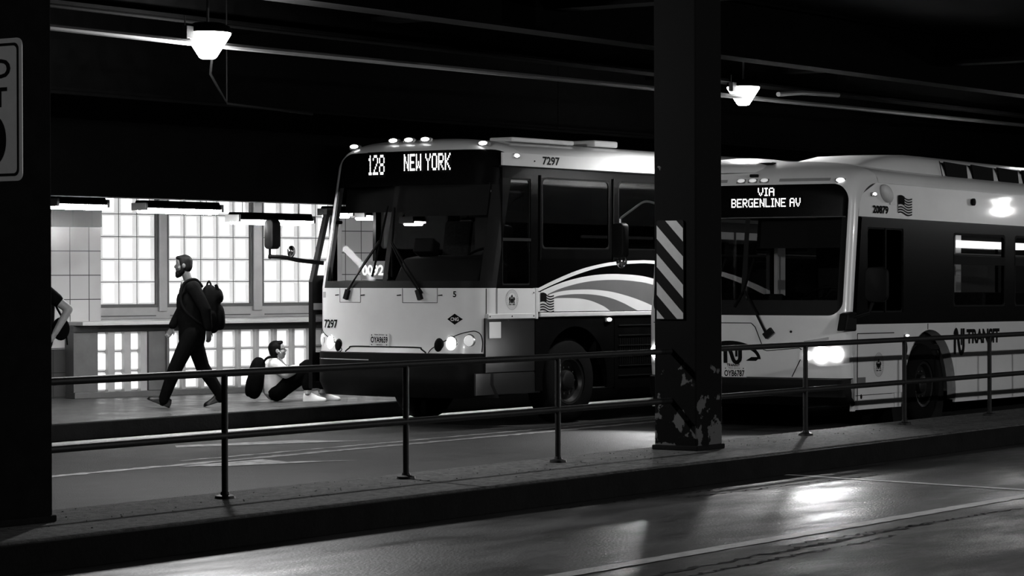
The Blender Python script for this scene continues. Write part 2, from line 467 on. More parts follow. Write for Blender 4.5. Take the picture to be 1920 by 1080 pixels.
# ------------------------------------------------------------------ fluorescent fixtures over the platform
def fluor(x0, x1, y, z, label, hood=True):
    t = thing('fluorescent_light', label, 'fluorescent light', ((x0 + x1) / 2, y, z), group='fluorescent lights over the platform')
    h = (x1 - x0) / 2
    mb = MB().prism([(-.11, 0), (.11, 0), (.06, .09), (-.06, .09)], 'x', -h, h)
    mb.build('housing', 'steel_dark', t, bevel=.006)
    for s in (-.045, .045):
        MB().tube([(-h + .03, s, -.03), (h - .03, s, -.03)], .03, 10).build('tube', 'tube', t, smooth=True)
    for s in (-1, 1):
        MB().box(s * h - .02, s * h + .02, -.115, .115, -.03, .06).build('end_cap', 'mullion', t, bevel=.004)
        MB().tube([(s * h * .75, 0, .09), (s * h * .75, 0, 3.05 - z)], .005, 6).build('hanger', 'steel_dark', t)
    return t
fluor(21.93, 22.75, 21.4, 2.62, 'fluorescent light beside the left column, leftmost of the row')
fluor(23.4, 24.76, 21.4, 2.60, 'glowing fluorescent light above the walking man')
fluor(25.08, 26.55, 21.4, 2.49, 'hooded fluorescent light hung lower, above the sitting man')
fluor(26.9, 27.35, 21.4, 2.6, 'fluorescent light just behind the coach door')
fluor(27.6, 27.9, 21.4, 2.58, 'fluorescent light seen through the coach windshield')
fluor(28.65, 28.95, 21.4, 2.52, 'fluorescent light farther along, hidden behind the coach')
fluor(30.0, 31.4, 21.4, 2.5, 'fluorescent light far along the platform behind the coach')

# ------------------------------------------------------------------ platform building: tile pier, glass block walls, ledge
WA = R(-15.5); WO = Vector((25.93, 24.404, 0)); wa = Vector((cos(WA), sin(WA), 0)); wn = Vector((sin(WA), -cos(WA), 0))
def W(a, b, z):                       # along the wall, out of the wall, up
    return WO + wa * a + wn * b + Vector((0, 0, z))
def wbox(mb, a0, a1, b0, b1, z0, z1, mi=0):
    q = MB().box(a0, a1, b0, b1, z0, z1); q.v = [tuple(W(*p)) for p in q.v]
    return mb.add(q.v, q.f, mi)
def wuv(p):
    d = p - WO; return (d.dot(wa) + .44 - d.dot(wn) * 1.0, p.z + .11)
struct(wbox(MB(), -9, .12, -1.6, -.2, .84, 3.05).build('wall_left', 'tile_white', uv=wuv, bevel=.0), 'white tiled wall at the left end of the platform')
struct(wbox(MB(), -9, .12, -1.6, -.18, PZ, .838).build('baseboard_left', 'tile_dark', uv=wuv), 'dark tiled base of the left wall')
struct(wbox(MB(), -9, .12, -.199, -.17, 2.45, 3.05).build('trim_20', 'tile_dark', uv=wuv), 'dark tile band at the top of the left wall')
def block_window(name, a0, a1, z0, z1, b, cols, row, mats, parent=None, fr=.035, depth=.09, side=.28, label=None):
    """glass blocks: each block a bevelled face with a duller right-hand side, in a dark grid"""
    cw = (a1 - a0) / cols; rows = int(round((z1 - z0) / row)); rh = (z1 - z0) / rows
    mb = MB()
    for i in range(cols):
        for j in range(rows):
            A0 = a0 + i * cw + .006; A1 = a0 + (i + 1) * cw - .006; Z0 = z0 + j * rh + .006; Z1 = z0 + (j + 1) * rh - .006
            m0 = A0 + .02; m1 = A1 - cw * side; e = .022
            P = lambda a, q, bb: W(a, b + bb, q)
            vs = [P(A0, Z0, 0), P(A1, Z0, 0), P(A1, Z1, 0), P(A0, Z1, 0), P(m0, Z0 + e, .02), P(m1, Z0 + e, .02), P(m1, Z1 - e, .02), P(m0, Z1 - e, .02), P(A1 - .012, Z0 + e, .012), P(A1 - .012, Z1 - e, .012)]
            mb.add(vs, [(4, 5, 6, 7)], 0)
            mb.add(vs, [(5, 8, 9, 6)], 1)
            mb.add(vs, [(0, 4, 7, 3), (0, 1, 8, 5, 4), (3, 7, 6, 9, 2), (1, 2, 9, 8)], 2)
    # mortar slab behind
    wbox(mb, a0, a1, b - depth, b - .001, z0, z1, 3)
    o = mb.build(name, mats, recalc=False)
    struct(o, label)
    f = MB()
    for (x0, x1, y0, y1) in ((a0 - fr, a0, z0 - fr, z1), (a1, a1 + fr, z0 - fr, z1), (a0, a1, z0 - fr, z0)):
        wbox(f, x0, x1, b - depth, b + .035, y0, y1)
    f.build('window_frame', 'mullion_dark', o)
    return o
UB = -1.3
BM = ['block_bright', 'block_side', 'block_side', 'mullion_dark']
k = 1
for a0, a1, n in ((.79 - .3, 1.66, 4), (1.87, 3.25, 5), (3.48, 4.74, 4)):
    block_window('window_%d' % k, a0, a1, 1.40, 2.97, UB, n, .32, BM, label='tall glass block window lit from behind'); k += 1
for i, (x0, x1) in enumerate(((1.70, 1.83), (3.29, 3.44), (4.76, 4.86))):
    struct(wbox(MB(), x0, x1, UB - .1, UB + .06, 1.3, 3.05).build('trim_%d' % (21 + i), 'mullion', bevel=.01), 'pale steel mullion between glass block windows')
mb = MB(); wbox(mb, .12, 5.2, UB - .1, UB + .02, 1.2, 1.365)
struct(mb.build('trim_25', 'mullion', bevel=.006), 'pale sill panel under the glass block windows')
mb = MB()
for x0, x1 in ((.3, 1.66), (1.9, 3.25), (3.5, 4.72)): wbox(mb, x0, x1, UB + .021, UB + .03, 1.235, 1.25)
struct(mb.build('trim_26', 'mullion_dark'), 'dark reveal line of the sill panel')
mb = MB(); wbox(mb, -.43, 5.2, UB + .02, .25, 1.15, 1.2)
struct(mb.build('trim_27', 'counter', bevel=.008), 'pale ledge over the lower glass block wall')
# lower wall
BL = ['block_low', 'block_low_side', 'block_low_side', 'mullion_dark']
mb = MB(); wbox(mb, -.43, 5.2, -.3, .03, 1.06, 1.149); wbox(mb, -.43, 5.2, -.3, .05, PZ, .27); wbox(mb, -.43, -.06, -.3, .02, .27, 1.06); wbox(mb, .70, .99, -.3, .06, .27, 1.06)
wbox(mb, .96, 1.0, -.05, .1, .27, 1.06)
struct(mb.build('wall_low', 'mullion_dark', bevel=.006), 'dark steel surround of the lower glass block wall')
for a0, a1, n in ((-.06, .69, 3), (1.0, 3.4, 8), (3.4, 5.2, 6)):
    o = block_window('window_%d' % k, a0, a1, .27, 1.06, -.06, n, .263, BL, fr=.0, side=.3, label='lower glass block panel lit from behind'); k += 1
    f = MB(); cw = (a1 - a0) / n
    for i in range(n):
        x = a0 + cw * (i + 1)
        wbox(f, x - .1 if n == 3 else x - .05, x + .0, -.06, .03, .27, 1.06)
    f.build('mullion', 'mullion', o)
# wall behind the coach: tile pier, white post, dark doorway with a sign over it
struct(wbox(MB(), 4.86, 5.52, -1.8, -1.28, PZ, 3.05).build('wall_right', 'tile_white', uv=wuv), 'tiled pier behind the coach')
struct(wbox(MB(), 5.64, 5.84, -1.6, -1.25, PZ, 3.05).build('trim_30', 'paint_white_dull', bevel=.01), 'white post behind the coach windshield')
mb = MB(); wbox(mb, 5.52, 16, -2.4, -1.9, PZ, 3.05)
struct(mb.build('wall_back', 'interior_grey'), 'grey wall behind the coach')
mb = MB(); wbox(mb, 6.9, 7.5, -.86, -.82, 2.45, 2.66)
s = mb.build('wall_sign', 'interior_grey'); tag(s, 'grey notice board high on the wall seen through the coach windshield', 'sign')
mb = MB()
for i in range(3): wbox(mb, 6.95, 7.45 - .08 * i, -.819, -.816, 2.6 - i * .055, 2.62 - i * .055)
mb.build('sign_stripe', 'paint_white', s)
mb = MB()
for x in (6.92, 7.48): wbox(mb, x - .01, x + .01, -.85, -.83, 2.66, 3.05)
mb.build('hanger', 'steel_dark', s)
# far ends
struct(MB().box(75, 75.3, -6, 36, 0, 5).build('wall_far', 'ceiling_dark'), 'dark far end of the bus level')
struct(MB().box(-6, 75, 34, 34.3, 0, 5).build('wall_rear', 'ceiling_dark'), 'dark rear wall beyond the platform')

# ------------------------------------------------------------------ columns, signs, railing
def column(x0, x1, y0, y1, label, paint):
    t = thing('column', label, 'column', ((x0 + x1) / 2, (y0 + y1) / 2, MZ))
    hx, hy = (x1 - x0) / 2, (y1 - y0) / 2
    MB().box(-hx, hx, -hy, hy, 0, 4.55).build('shaft', paint, t, bevel=.012)
    MB().box(-hx - .02, hx + .02, -hy - .02, hy + .02, 0, .045).build('base', 'kerb', t, bevel=.01)
    return t
mat('column_plain', .004, .8, noise=.5, scale=5, spec=.04)
m = mat('column_paint', .004, .8, spec=.04)
nt = m.node_tree; b = nt.nodes['Principled BSDF']
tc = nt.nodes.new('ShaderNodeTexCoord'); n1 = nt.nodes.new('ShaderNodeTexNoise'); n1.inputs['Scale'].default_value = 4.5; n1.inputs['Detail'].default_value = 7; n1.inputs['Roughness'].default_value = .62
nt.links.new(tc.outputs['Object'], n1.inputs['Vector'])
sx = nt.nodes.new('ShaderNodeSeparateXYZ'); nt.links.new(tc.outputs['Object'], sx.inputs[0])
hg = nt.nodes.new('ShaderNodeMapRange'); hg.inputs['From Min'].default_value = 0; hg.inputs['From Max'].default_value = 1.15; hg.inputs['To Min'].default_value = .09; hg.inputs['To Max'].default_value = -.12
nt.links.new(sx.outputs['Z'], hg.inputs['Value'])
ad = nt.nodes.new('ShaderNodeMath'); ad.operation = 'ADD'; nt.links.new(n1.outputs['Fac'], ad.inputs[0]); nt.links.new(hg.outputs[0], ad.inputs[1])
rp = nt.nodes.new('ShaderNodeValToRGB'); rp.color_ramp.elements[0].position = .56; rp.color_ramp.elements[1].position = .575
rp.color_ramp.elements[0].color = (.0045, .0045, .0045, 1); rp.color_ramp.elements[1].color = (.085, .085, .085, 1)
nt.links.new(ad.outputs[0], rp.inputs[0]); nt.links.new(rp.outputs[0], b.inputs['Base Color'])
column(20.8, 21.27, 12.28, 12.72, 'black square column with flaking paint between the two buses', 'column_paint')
column(12.12, 12.61, 12.3, 12.76, 'black square column at the left edge carrying the speed limit sign', 'column_plain')

def rrect(y0, y1, z0, z1, r, n=6):
    pts = []
    for cy, cz, a in ((y1 - r, z1 - r, 0), (y0 + r, z1 - r, 90), (y0 + r, z0 + r, 180), (y1 - r, z0 + r, 270)):
        for i in range(n + 1):
            t = R(a + 90 * i / n); pts.append((cy + r * cos(t), cz + r * sin(t)))
    return pts
# striped hazard marker on the face towards the traffic (that face looks along -X)
t = thing('hazard_marker', 'diagonally striped hazard plate on the middle column', 'sign', (20.785, 12.54, 1.39))
HX = 0
MB().prism(rrect(-.142, .142, 0, .9, .02), 'x', -.004, .006).build('plate', 'vinyl_black', t)
def clip(poly, y0, y1, z0, z1):
    for ax, lim, sg in ((0, y0, 1), (0, y1, -1), (1, z0, 1), (1, z1, -1)):
        out = []
        for i in range(len(poly)):
            p, q = poly[i], poly[(i + 1) % len(poly)]
            dp, dq = sg * (p[ax] - lim), sg * (q[ax] - lim)
            if dp >= 0: out.append(p)
            if (dp >= 0) != (dq >= 0):
                k = dp / (dp - dq); out.append((p[0] + (q[0] - p[0]) * k, p[1] + (q[1] - p[1]) * k))
        poly = out
        if not poly: return poly
    return poly
# stripes fall from the column's far (left) edge to its near (right) edge
for i in range(-2, 6):
    z = .857 - i * .256
    pl = clip([(.142, z), (.142, z - .12), (-.142, z - .12 - .29), (-.142, z - .29)], -.139, .139, .004, .896)
    if len(pl) > 2: MB().prism(pl, 'x', -.008, -.0045).build('stripe', 'sign_grey', t)
# speed limit sign, mounted on the same face of the left column
t = thing('speed_limit_sign', 'white rectangular speed limit sign on the left column, cut by the picture edge', 'sign', (12.07, 12.40, 2.40))
MB().prism(rrect(-.38, .38, 0, .9, .045), 'x', -.006, .0).build('panel', 'sign_white', t)
bo = MB(); A = rrect(-.352, .352, .03, .87, .04); B = rrect(-.334, .334, .048, .852, .03)
n = len(A); bo.add([(-.0072, y, z) for y, z in A] + [(-.0072, y, z) for y, z in B], [(i, (i + 1) % n, n + (i + 1) % n, n + i) for i in range(n)])
bo.build('border', 'vinyl_black', t)
for s, h, wd, z in (('SPEED', .125, .56, .71), ('LIMIT', .125, .5, .53), ('10', .34, .48, .26)):
    text_mb(s, h, lambda u, v: (-.0075, -u, z + v), wd, .03).build('lettering', 'vinyl_black', t)
MB().box(0, .05, -.2, .2, .2, .24).box(0, .05, -.2, .2, .66, .7).build('bracket', 'steel_dark', t)

def railing(xs, x0, x1, y, label):
    t = thing('guard_rail', label, 'railing', (x0, y, MZ))
    for nm, z in (('top_rail', .9), ('mid_rail', .45)):
        MB().tube([(0, 0, z), (x1 - x0, 0, z)], .027, 12).build(nm, 'rail_paint', t, smooth=True)
    for x in xs:
        p = MB().tube([(x - x0, 0, 0), (x - x0, 0, .9)], .024, 12).build('post', 'rail_paint', t, smooth=True)
        MB().lathe([(.075, 0), (.07, .02), (.035, .03), (.028, .05)], 14, (x - x0, 0, 0)).build('base_flange', 'rail_paint', p, smooth=True)
    return t
railing((14.6, 16.77, 18.93), 12.61, 20.8, 12.54, 'black pipe guard rail on the median left of the middle column')
railing((23.4, 25.6, 27.75, 29.9, 32.05, 34.2), 21.27, 36, 12.56, 'black pipe guard rail in front of the transit bus')

# lit opening far along the deck at the upper right
mb = MB(); mb.box(44.0, 44.1, 19.05, 20.2, 4.42, 4.72).box(44.0, 44.1, 19.3, 20.2, 3.75, 3.98)
struct(mb.build('window_20', 'far_lit'), 'lit opening far along the deck')
mb = MB()
for y in (19.28, 19.55, 19.8): mb.box(43.9, 43.98, y - .03, y + .03, 4.4, 4.75)
struct(mb.build('trim_40', 'ceiling_dark'), 'dark bars before the lit opening')

# ------------------------------------------------------------------ buses: shared builders
# bus space: x = 0 at the nose and grows to the rear, -y is the driver's side, z up
HW = 1.295
def make_front(crown, rc, prof, zs, zT, pw, rcap):
    def zt(y):
        a = min(1, abs(y) / HW); return zs + (zT - zs) * (1 - a ** pw) ** (1 / pw)
    def X(y, z):
        a = abs(y); x = crown * (y / HW) ** 2 + prof(z)
        e = min(1, max(0, a - (HW - rc)) / rc); x += rc * (1 - sqrt(max(0, 1 - e * e)))
        t = min(1, max(0, (z - (zt(y) - rcap[1])) / rcap[1]))
        return x + rcap[0] * (1 - sqrt(max(0, 1 - t * t)))
    return X, zt
def colsurf(X, ys, lo, hi, nv, off=0.0, back=0.0, mb=None, mi=0):
    rows = []
    for y in ys:
        a, b = lo(y), hi(y)
        rows.append([(X(y, a + (b - a) * j / nv) - off, y, a + (b - a) * j / nv) for j in range(nv + 1)])
    mb = mb or MB(); mb.grid(rows, mi)
    return mb
def lin(a, b, n): return [a + (b - a) * i / n for i in range(n + 1)]
def edges(a, b, r, n=30, m=8):
    """samples of a span with close samples inside the rounded ends"""
    return [a + r * (1 - cos(pi / 2 * i / m)) for i in range(m)] + lin(a + r, b - r, n) + [b - r + r * sin(pi / 2 * i / m) for i in range(1, m + 1)]
def rtop(a, b, z, r):
    def f(y):
        d = min(y - a, b - y)
        return z if d >= r else z - r + sqrt(max(0, r * r - (r - max(0, d)) ** 2))
    return f
def rbot(a, b, z, r):
    def f(y):
        d = min(y - a, b - y)
        return z if d >= r else z + r - sqrt(max(0, r * r - (r - max(0, d)) ** 2))
    return f
def side_panel(poly, y0, y1, name, m, parent, bevel=0): 
    return MB().prism(poly, 'y', y0, y1).build(name, m, parent, bevel=bevel)
def band(x0, x1, z0, z1, holes, y, th, name, m, parent, front=None):
    """window band: plate with rectangular openings and their reveals"""
    xs = sorted({x0, x1} | {h[0] for h in holes} | {h[1] for h in holes}); zs = sorted({z0, z1} | {h[2] for h in holes} | {h[3] for h in holes})
    mb = MB()
    for i in range(len(xs) - 1):
        for j in range(len(zs) - 1):
            cx, cz = (xs[i] + xs[i + 1]) / 2, (zs[j] + zs[j + 1]) / 2
            if any(h[0] < cx < h[1] and h[2] < cz < h[3] for h in holes): continue
            a = [xs[i], xs[i]]
            if front and i == 0: a = [front(zs[j]), front(zs[j + 1])]
            mb.prism([(a[0], zs[j]), (xs[i + 1], zs[j]), (xs[i + 1], zs[j + 1]), (a[1], zs[j + 1])], 'y', y, y + th)
    return mb.build(name, m, parent)
def pane(name, x0, x1, z0, z1, y, m, parent, fr=.018, r=.05, frame='trim_black', rim=None):
    """window: rounded glass pane with a slim rubber frame around it"""
    o = MB().prism(rrect(x0, x1, z0, z1, r), 'y', y - .004, y + .004).build(name, m, parent)
    A = rrect(x0 - .012, x1 + .012, z0 - .012, z1 + .012, r + .01); B = rrect(x0 + fr, x1 - fr, z0 + fr, z1 - fr, r); n = len(A)
    mb = MB(); s = -1 if y < 0 else 1
    y1 = y + s * .012; y2 = y - s * .01
    vs = [(p[0], y1, p[1]) for p in A] + [(p[0], y1, p[1]) for p in B] + [(p[0], y2, p[1]) for p in A] + [(p[0], y2, p[1]) for p in B]
    q = lambda i: (i + 1) % n
    fs = []
    for i in range(n): fs += [(i, q(i), n + q(i), n + i), (i, q(i), 2 * n + q(i), 2 * n + i), (n + i, n + q(i), 3 * n + q(i), 3 * n + i)]
    mb.add(vs, fs); mb.build('window_frame', frame, o)
    return o
def wheel(x, y, r, wd, parent, side):
    """tyre with rim, hub and nuts; side -1 faces the driver's side"""
    t = MB().lathe([(r * .58, -wd * .1), (r * .58, -wd / 2), (r * .9, -wd / 2), (r * .97, -wd * .42), (r, -wd * .3), (r, wd * .3), (r * .97, wd * .42), (r * .9, wd / 2), (r * .58, wd / 2), (r * .58, wd * .1)], 40, (x, y, r), 'y').build('wheel', 'rubber', parent, smooth=True)
    o = side * wd / 2
    MB().lathe([(r * .58, 0), (r * .56, o * .95), (r * .5, o * .9), (r * .45, o * .5), (r * .25, o * .45), (r * .22, o * .85), (r * .16, o * .95), (0, o * .95)], 32, (x, y, r), 'y').build('rim', 'rim_grey', t, smooth=True)
    mb = MB()
    for i in range(10):
        a = 2 * pi * i / 10; mb.lathe([(.016, o * .42), (.016, o * .42 + side * .03), (0, o * .42 + side * .035)], 6, (x + cos(a) * r * .32, y, r + sin(a) * r * .32), 'y')
    mb.build('wheel_nut', 'chrome', t)
    return t
def line_on(X, pts, r=.006, off=.002):
    return MB().tube([(X(y, z) - off, y, z) for y, z in pts], r, 6)
def smooth_line(pts, n=8):
    out = []
    for i in range(len(pts) - 1):
        p0, p1, p2, p3 = pts[max(0, i - 1)], pts[i], pts[i + 1], pts[min(len(pts) - 1, i + 2)]
        for k in range(n):
            t = k / n
            out.append(tuple(.5 * (2 * p1[c] + (p2[c] - p0[c]) * t + (2 * p0[c] - 5 * p1[c] + 4 * p2[c] - p3[c]) * t * t + (3 * p1[c] - p0[c] - 3 * p2[c] + p3[c]) * t ** 3) for c in range(len(p1))))
    return out + [pts[-1]]
def plate(X, y, z, wd, h, s, parent, top, bottom):
    """licence plate standing a little proud of the front"""
    x = X(y, z) - .012
    o = MB().prism(rrect(y - wd / 2, y + wd / 2, z - h / 2, z + h / 2, .012, 3), 'x', x - .004, x + .02).build('license_plate', 'paint_white', parent)
    P = lambda u, v: (x - .0055, y - u, z + v)
    mb = text_mb(s, h * .48, P, wd * .86, .03)
    text_mb(top, h * .13, lambda u, v: P(u, v + h * .38), wd * .5, .01, mb=mb)
    text_mb(bottom, h * .1, lambda u, v: P(u, v - h * .38), wd * .32, .01, mb=mb)
    for s_ in (-1, 1):
        for v in (h * .36, -h * .38): mb.lathe([(.007, 0), (.007, -.003), (0, -.003)], 8, (x - .0045, y + s_ * wd * .38, z + v), 'x')
    mb.build('plate_lettering', 'vinyl_black', o)
    return o
def seal(place, r, parent, aspect=1.0, dark='vinyl_midgrey'):
    """round crest: ring with a row of marks, shield with a crest and two supporters"""
    mb = MB(); n = 40
    for r0, r1 in ((1, .95), (.72, .69)):
        A = [place(r * r0 * cos(2 * pi * i / n), r * r0 * sin(2 * pi * i / n)) for i in range(n)]
        B = [place(r * r1 * cos(2 * pi * i / n), r * r1 * sin(2 * pi * i / n)) for i in range(n)]
        mb.add(A + B, [(i, (i + 1) % n, n + (i + 1) % n, n + i) for i in range(n)])
    for i in range(30):
        a = 2 * pi * (i + .5) / 30
        c, s = cos(a), sin(a); d = .045 * r
        q = [(c * .78 * r - s * d, s * .78 * r + c * d), (c * .9 * r - s * d, s * .9 * r + c * d), (c * .9 * r + s * d * .2, s * .9 * r - c * d * .2), (c * .78 * r + s * d * .2, s * .78 * r - c * d * .2)]
        mb.add([place(*p) for p in q], [(0, 1, 2, 3)])
    o = mb.build('seal', dark, parent)
    mb = MB()
    def pg(pts): mb.add([place(u * r, v * r) for u, v in pts], [tuple(range(len(pts)))])
    pg([(-.2, .12), (.2, .12), (.2, -.15), (.1, -.32), (0, -.4), (-.1, -.32), (-.2, -.15)])
    pg([(-.12, .18), (.12, .18), (.1, .42), (0, .5), (-.1, .42)])
    for s in (-1, 1):
        pg([(s * .24, .3), (s * .42, .22), (s * .5, .02), (s * .38, -.1), (s * .42, -.36), (s * .28, -.4), (s * .25, -.05)])
        pg([(s * .05, -.46), (s * .45, -.42), (s * .5, -.5), (s * .06, -.54)])
    mb.build('crest', 'vinyl_black', o)
    return o
def flag(place, wd, h, parent, wave=.06):
    """waving flag decal: dark canton and seven dark stripes"""
    f = lambda u: wave * h * sin(u * 2.2 * pi) - .12 * h * u
    def strip(u0, u1, v0, v1, mb):
        n = 10; A = []; B = []
        for i in range(n + 1):
            u = u0 + (u1 - u0) * i / n; A.append(place(u * wd, v0 * h + f(u))); B.append(place(u * wd, v1 * h + f(u)))
        mb.grid([A, B])
    mb = MB(); strip(0, 1, 0, 1, mb); o = mb.build('flag_decal', 'paint_white_dull', parent)
    place0 = place; place = lambda u, v: tuple(Vector(place0(u, v)) + Vector((0, -.002, 0)))
    mb = MB()
    for i in range(7):
        z = 1 - (2 * i + 1) / 13; strip(0 if z < .46 else .45, 1, z - .5 / 13, z + .5 / 13, mb)
    strip(0, .45, .46, 1, mb)
    mb.build('flag_print', 'vinyl_black', o)
    return o
def steering_wheel(c, r, tilt, parent):
    cx = Vector(c); m = Euler((0, tilt, 0)).to_matrix()
    pts = [cx + m @ Vector((r * cos(2 * pi * i / 28), r * sin(2 * pi * i / 28), 0)) for i in range(29)]
    mb = MB().tube(pts, .016, 8, caps=False)
    for a in (0, 2.1, 4.2): mb.tube([cx, cx + m @ Vector((r * cos(a), r * sin(a), 0))], .013, 6)
    mb.lathe([(.06, -.03), (.07, 0), (0, .02)], 14, c).tube([cx, cx + m @ Vector((-.0, 0, -.45))], .03, 8)
    return mb.build('steering_wheel', 'trim_black', parent, smooth=True)
def seat(x, y, z, parent, m='seat_fabric', h=.72):
    mb = MB().box(x, x + .46, y - .23, y + .23, z + .36, z + .48)
    mb.obox((x + .5, y, z + .48 + h / 2), (.11, .44, h), (0, .16, 0)).box(x + .1, x + .4, y - .05, y + .05, z, z + .36)
    return mb.build('seat', m, parent, bevel=.035, smooth=True)
def mirror_head(c, size, rotz, parent, m='trim_black'):
    mb = MB().prism(rrect(-size[1] / 2, size[1] / 2, -size[2] / 2, size[2] / 2, min(size[1], size[2]) * .3), 'x', -size[0] / 2, size[0] / 2)
    mt = Euler((0, 0, rotz)).to_matrix(); mb.v = [tuple(mt @ Vector(p) + Vector(c)) for p in mb.v]
    o = mb.build('mirror', m, parent, bevel=.02, smooth=True)
    g = MB().prism(rrect(-size[1] * .42, size[1] * .42, -size[2] * .44, size[2] * .44, .03), 'x', size[0] / 2 + .001, size[0] / 2 + .004)
    g.v = [tuple(mt @ Vector(p) + Vector(c)) for p in g.v]; g.build('mirror_glass', 'chrome', o)
    return o
def marker(c, rot, parent, m='marker', size=(.05, .13, .05)):
    o = MB().obox(c, (size[0] * 1.1, size[1] * 1.25, size[2] * 1.2), rot).build('marker_light', 'reflector', parent, bevel=.012)
    d = Euler(rot).to_matrix() @ Vector((-size[0] * .5, 0, size[2] * .1))
    MB().ell(Vector(c) + d, (size[0] * .55, size[1] * .5, size[2] * .5), 12, 8, rot).build('lens', m, o, smooth=True)
    return o

# ------------------------------------------------------------------ the coach on the left (route 128)
b1 = thing('coach_bus', 'white and black coach on route 128 with swoosh stripes, its door open at the platform', 'bus', (25.105, 19.096, 0), (0, .004, R(-3.3)))
L1 = 12.2
def prof1(z):
    x = 0
    if z > 1.65: x = .21 * (z - 1.65)
    if z < 1.0: x += -.03 * min(1, (1.0 - z) / .12)
    return x
X1, zt1 = make_front(.2, .3, prof1, 3.08, 3.43, 3.2, (.34, .2))
XS1 = lambda z: X1(HW, z)
ysF = edges(-HW, HW, .3, 24, 10)
# white lower mask
colsurf(X1, ysF, lambda y: .885, lambda y: 1.647, 14).build('front_panel', 'paint_white', b1, smooth=True)
# pale outline above: pillars and roof cap around the dark glass zone
ya, yb, zu = -1.285, 1.07, 3.275
top1 = rtop(ya, yb, zu, .16)
mb = colsurf(X1, edges(ya, yb, .16, 26, 8), top1, zt1, 10)
colsurf(X1, lin(yb, HW, 8), lambda y: 1.647, zt1, 26, mb=mb)
colsurf(X1, lin(-HW, ya, 3), lambda y: 3.1, zt1, 8, mb=mb)
colsurf(X1, lin(-HW, ya, 3), lambda y: 1.647, lambda y: 3.1, 20).build('windshield_pillar', 'trim_black', b1, smooth=True)
mb.build('roof_cap', 'paint_white', b1, smooth=True)
mb = MB(); rows = []
ys = edges(-HW, HW, .15, 20, 8)
for x in (None, 1.3, 1.6, 3.2, 6, 9, L1):
    rows.append([(X1(y, zt1(y)) if x is None else x, y, zt1(y)) for y in ys])
mb.grid(rows); mb.build('roof', 'paint_white', b1, smooth=True)
# dark glass: sign glass, black border, clear windshield halves, centre post
yin = edges(ya, yb, .16, 26, 8)
mb = colsurf(X1, yin, lambda y: min(2.86, top1(y)), top1, 8, .0)
mb.build('sign_glass', 'paint_black', b1, smooth=True)
mb = colsurf(X1, yin, lambda y: 1.647, lambda y: 1.73, 2)
colsurf(X1, lin(yb - .05, yb, 2), lambda y: 1.73, lambda y: 2.86, 8, mb=mb); colsurf(X1, lin(ya, ya + .07, 2), lambda y: 1.73, lambda y: 2.86, 8, mb=mb)
mb.build('windshield_border', 'trim_black', b1, smooth=True)
for y0, y1 in ((ya + .07, -.035), (.035, yb - .05)):
    colsurf(X1, lin(y0, y1, 14), lambda y: 1.73, lambda y: 2.86, 10).build('windshield', 'glass_windshield', b1, smooth=True)
colsurf(X1, [-.035, 0, .035], lambda y: 1.73, lambda y: 2.86, 10, .004).build('windshield_post', 'trim_black', b1, smooth=True)
# led route sign behind the sign glass plane
sd = lambda yc, zc: (lambda u, v: (X1(yc - u, zc - .12) - .014, yc - u, zc + v))
s1 = led_mb('128', .27, .24, sd(.36, 3.12)).build('route_number', ['led', 'vinyl_black'], b1); lab(s1, 'lit route number 128')
s2 = led_mb('NEW YORK', .66, .2, sd(-.41, 3.135), .1).build('destination_text', ['led', 'vinyl_black'], b1); lab(s2, 'lit destination NEW YORK')
rn = MB().box(.36, .40, .28, .68, 1.75, 1.97).build('run_number_board', 'interior_grey', b1)
text_mb('0092', .13, lambda u, v: (.355, .48 - u, 1.86 + v), .34, .03).build('run_number', 'led_dim', rn)
MB().tube([(X1(-1.262, z) - .001, -1.262, z) for z in lin(.89, 1.64, 12)], .005, 6).build('corner_seam', 'seam', b1)
# details of the white mask
def otext(s, y, z, h, wd, bold=.03): return text_mb(s, h, lambda u, v: (X1(y - u, z + v) - .004, y - u, z + v), wd, bold)
otext('7297', .93, 1.215, .105, .27).build('fleet_number', 'vinyl_black', b1)
otext('5', -.985, 1.575, .07, None).build('bay_number', 'vinyl_black', b1)
mb = MB(); c = (-.985, 1.285); pts = [(c[0] + .095, c[1]), (c[0], c[1] + .065), (c[0] - .095, c[1]), (c[0], c[1] - .065)]
mb.grid([[(X1(c[0] + u, c[1] + v * (1 - abs(u) / .095) * .065) - .003, c[0] + u, c[1] + v * (1 - abs(u) / .095) * .065) for v in (-1, 0, 1)] for u in lin(-.0949, .0949, 12)]); d = mb.build('fuel_diamond', 'vinyl_black', b1)
text_mb('CNG', .042, lambda u, v: (X1(c[0] - u, c[1] + v) - .006, c[0] - u, c[1] + v), .1, .03).build('lettering', 'paint_white', d)
mb = MB(); mb.add([(X1(y, z) - .003, y, z) for y, z in ((1.03, 1.53), (1.11, 1.53), (1.11, 1.6), (1.03, 1.6))], [(0, 1, 2, 3)]); mb.build('sticker', 'vinyl_midgrey', b1)
plate(X1, .06, 1.035, .305, .155, 'OYA9659', b1, 'New Jersey', 'OMNIBUS')
for pts in ([(1.2, 1.165), (1.08, 1.1), (.9, 1.02), (.76, .955), (.69, .91), (.72, .886)], [(-.66, .89), (-.7, .94), (-.8, 1.0), (-1.0, 1.095), (-1.14, 1.14), (-1.2, 1.14), (-1.235, 1.08), (-1.245, .9)]):
    line_on(X1, smooth_line(pts), .006).build('headlight_seam', 'seam', b1)
line_on(X1, smooth_line([(.62, .89), (.56, .93), (.5, .95), (0, .952), (-.5, .95), (-.56, .93), (-.63, .89)], 6), .009).build('bumper_recess', 'seam', b1)
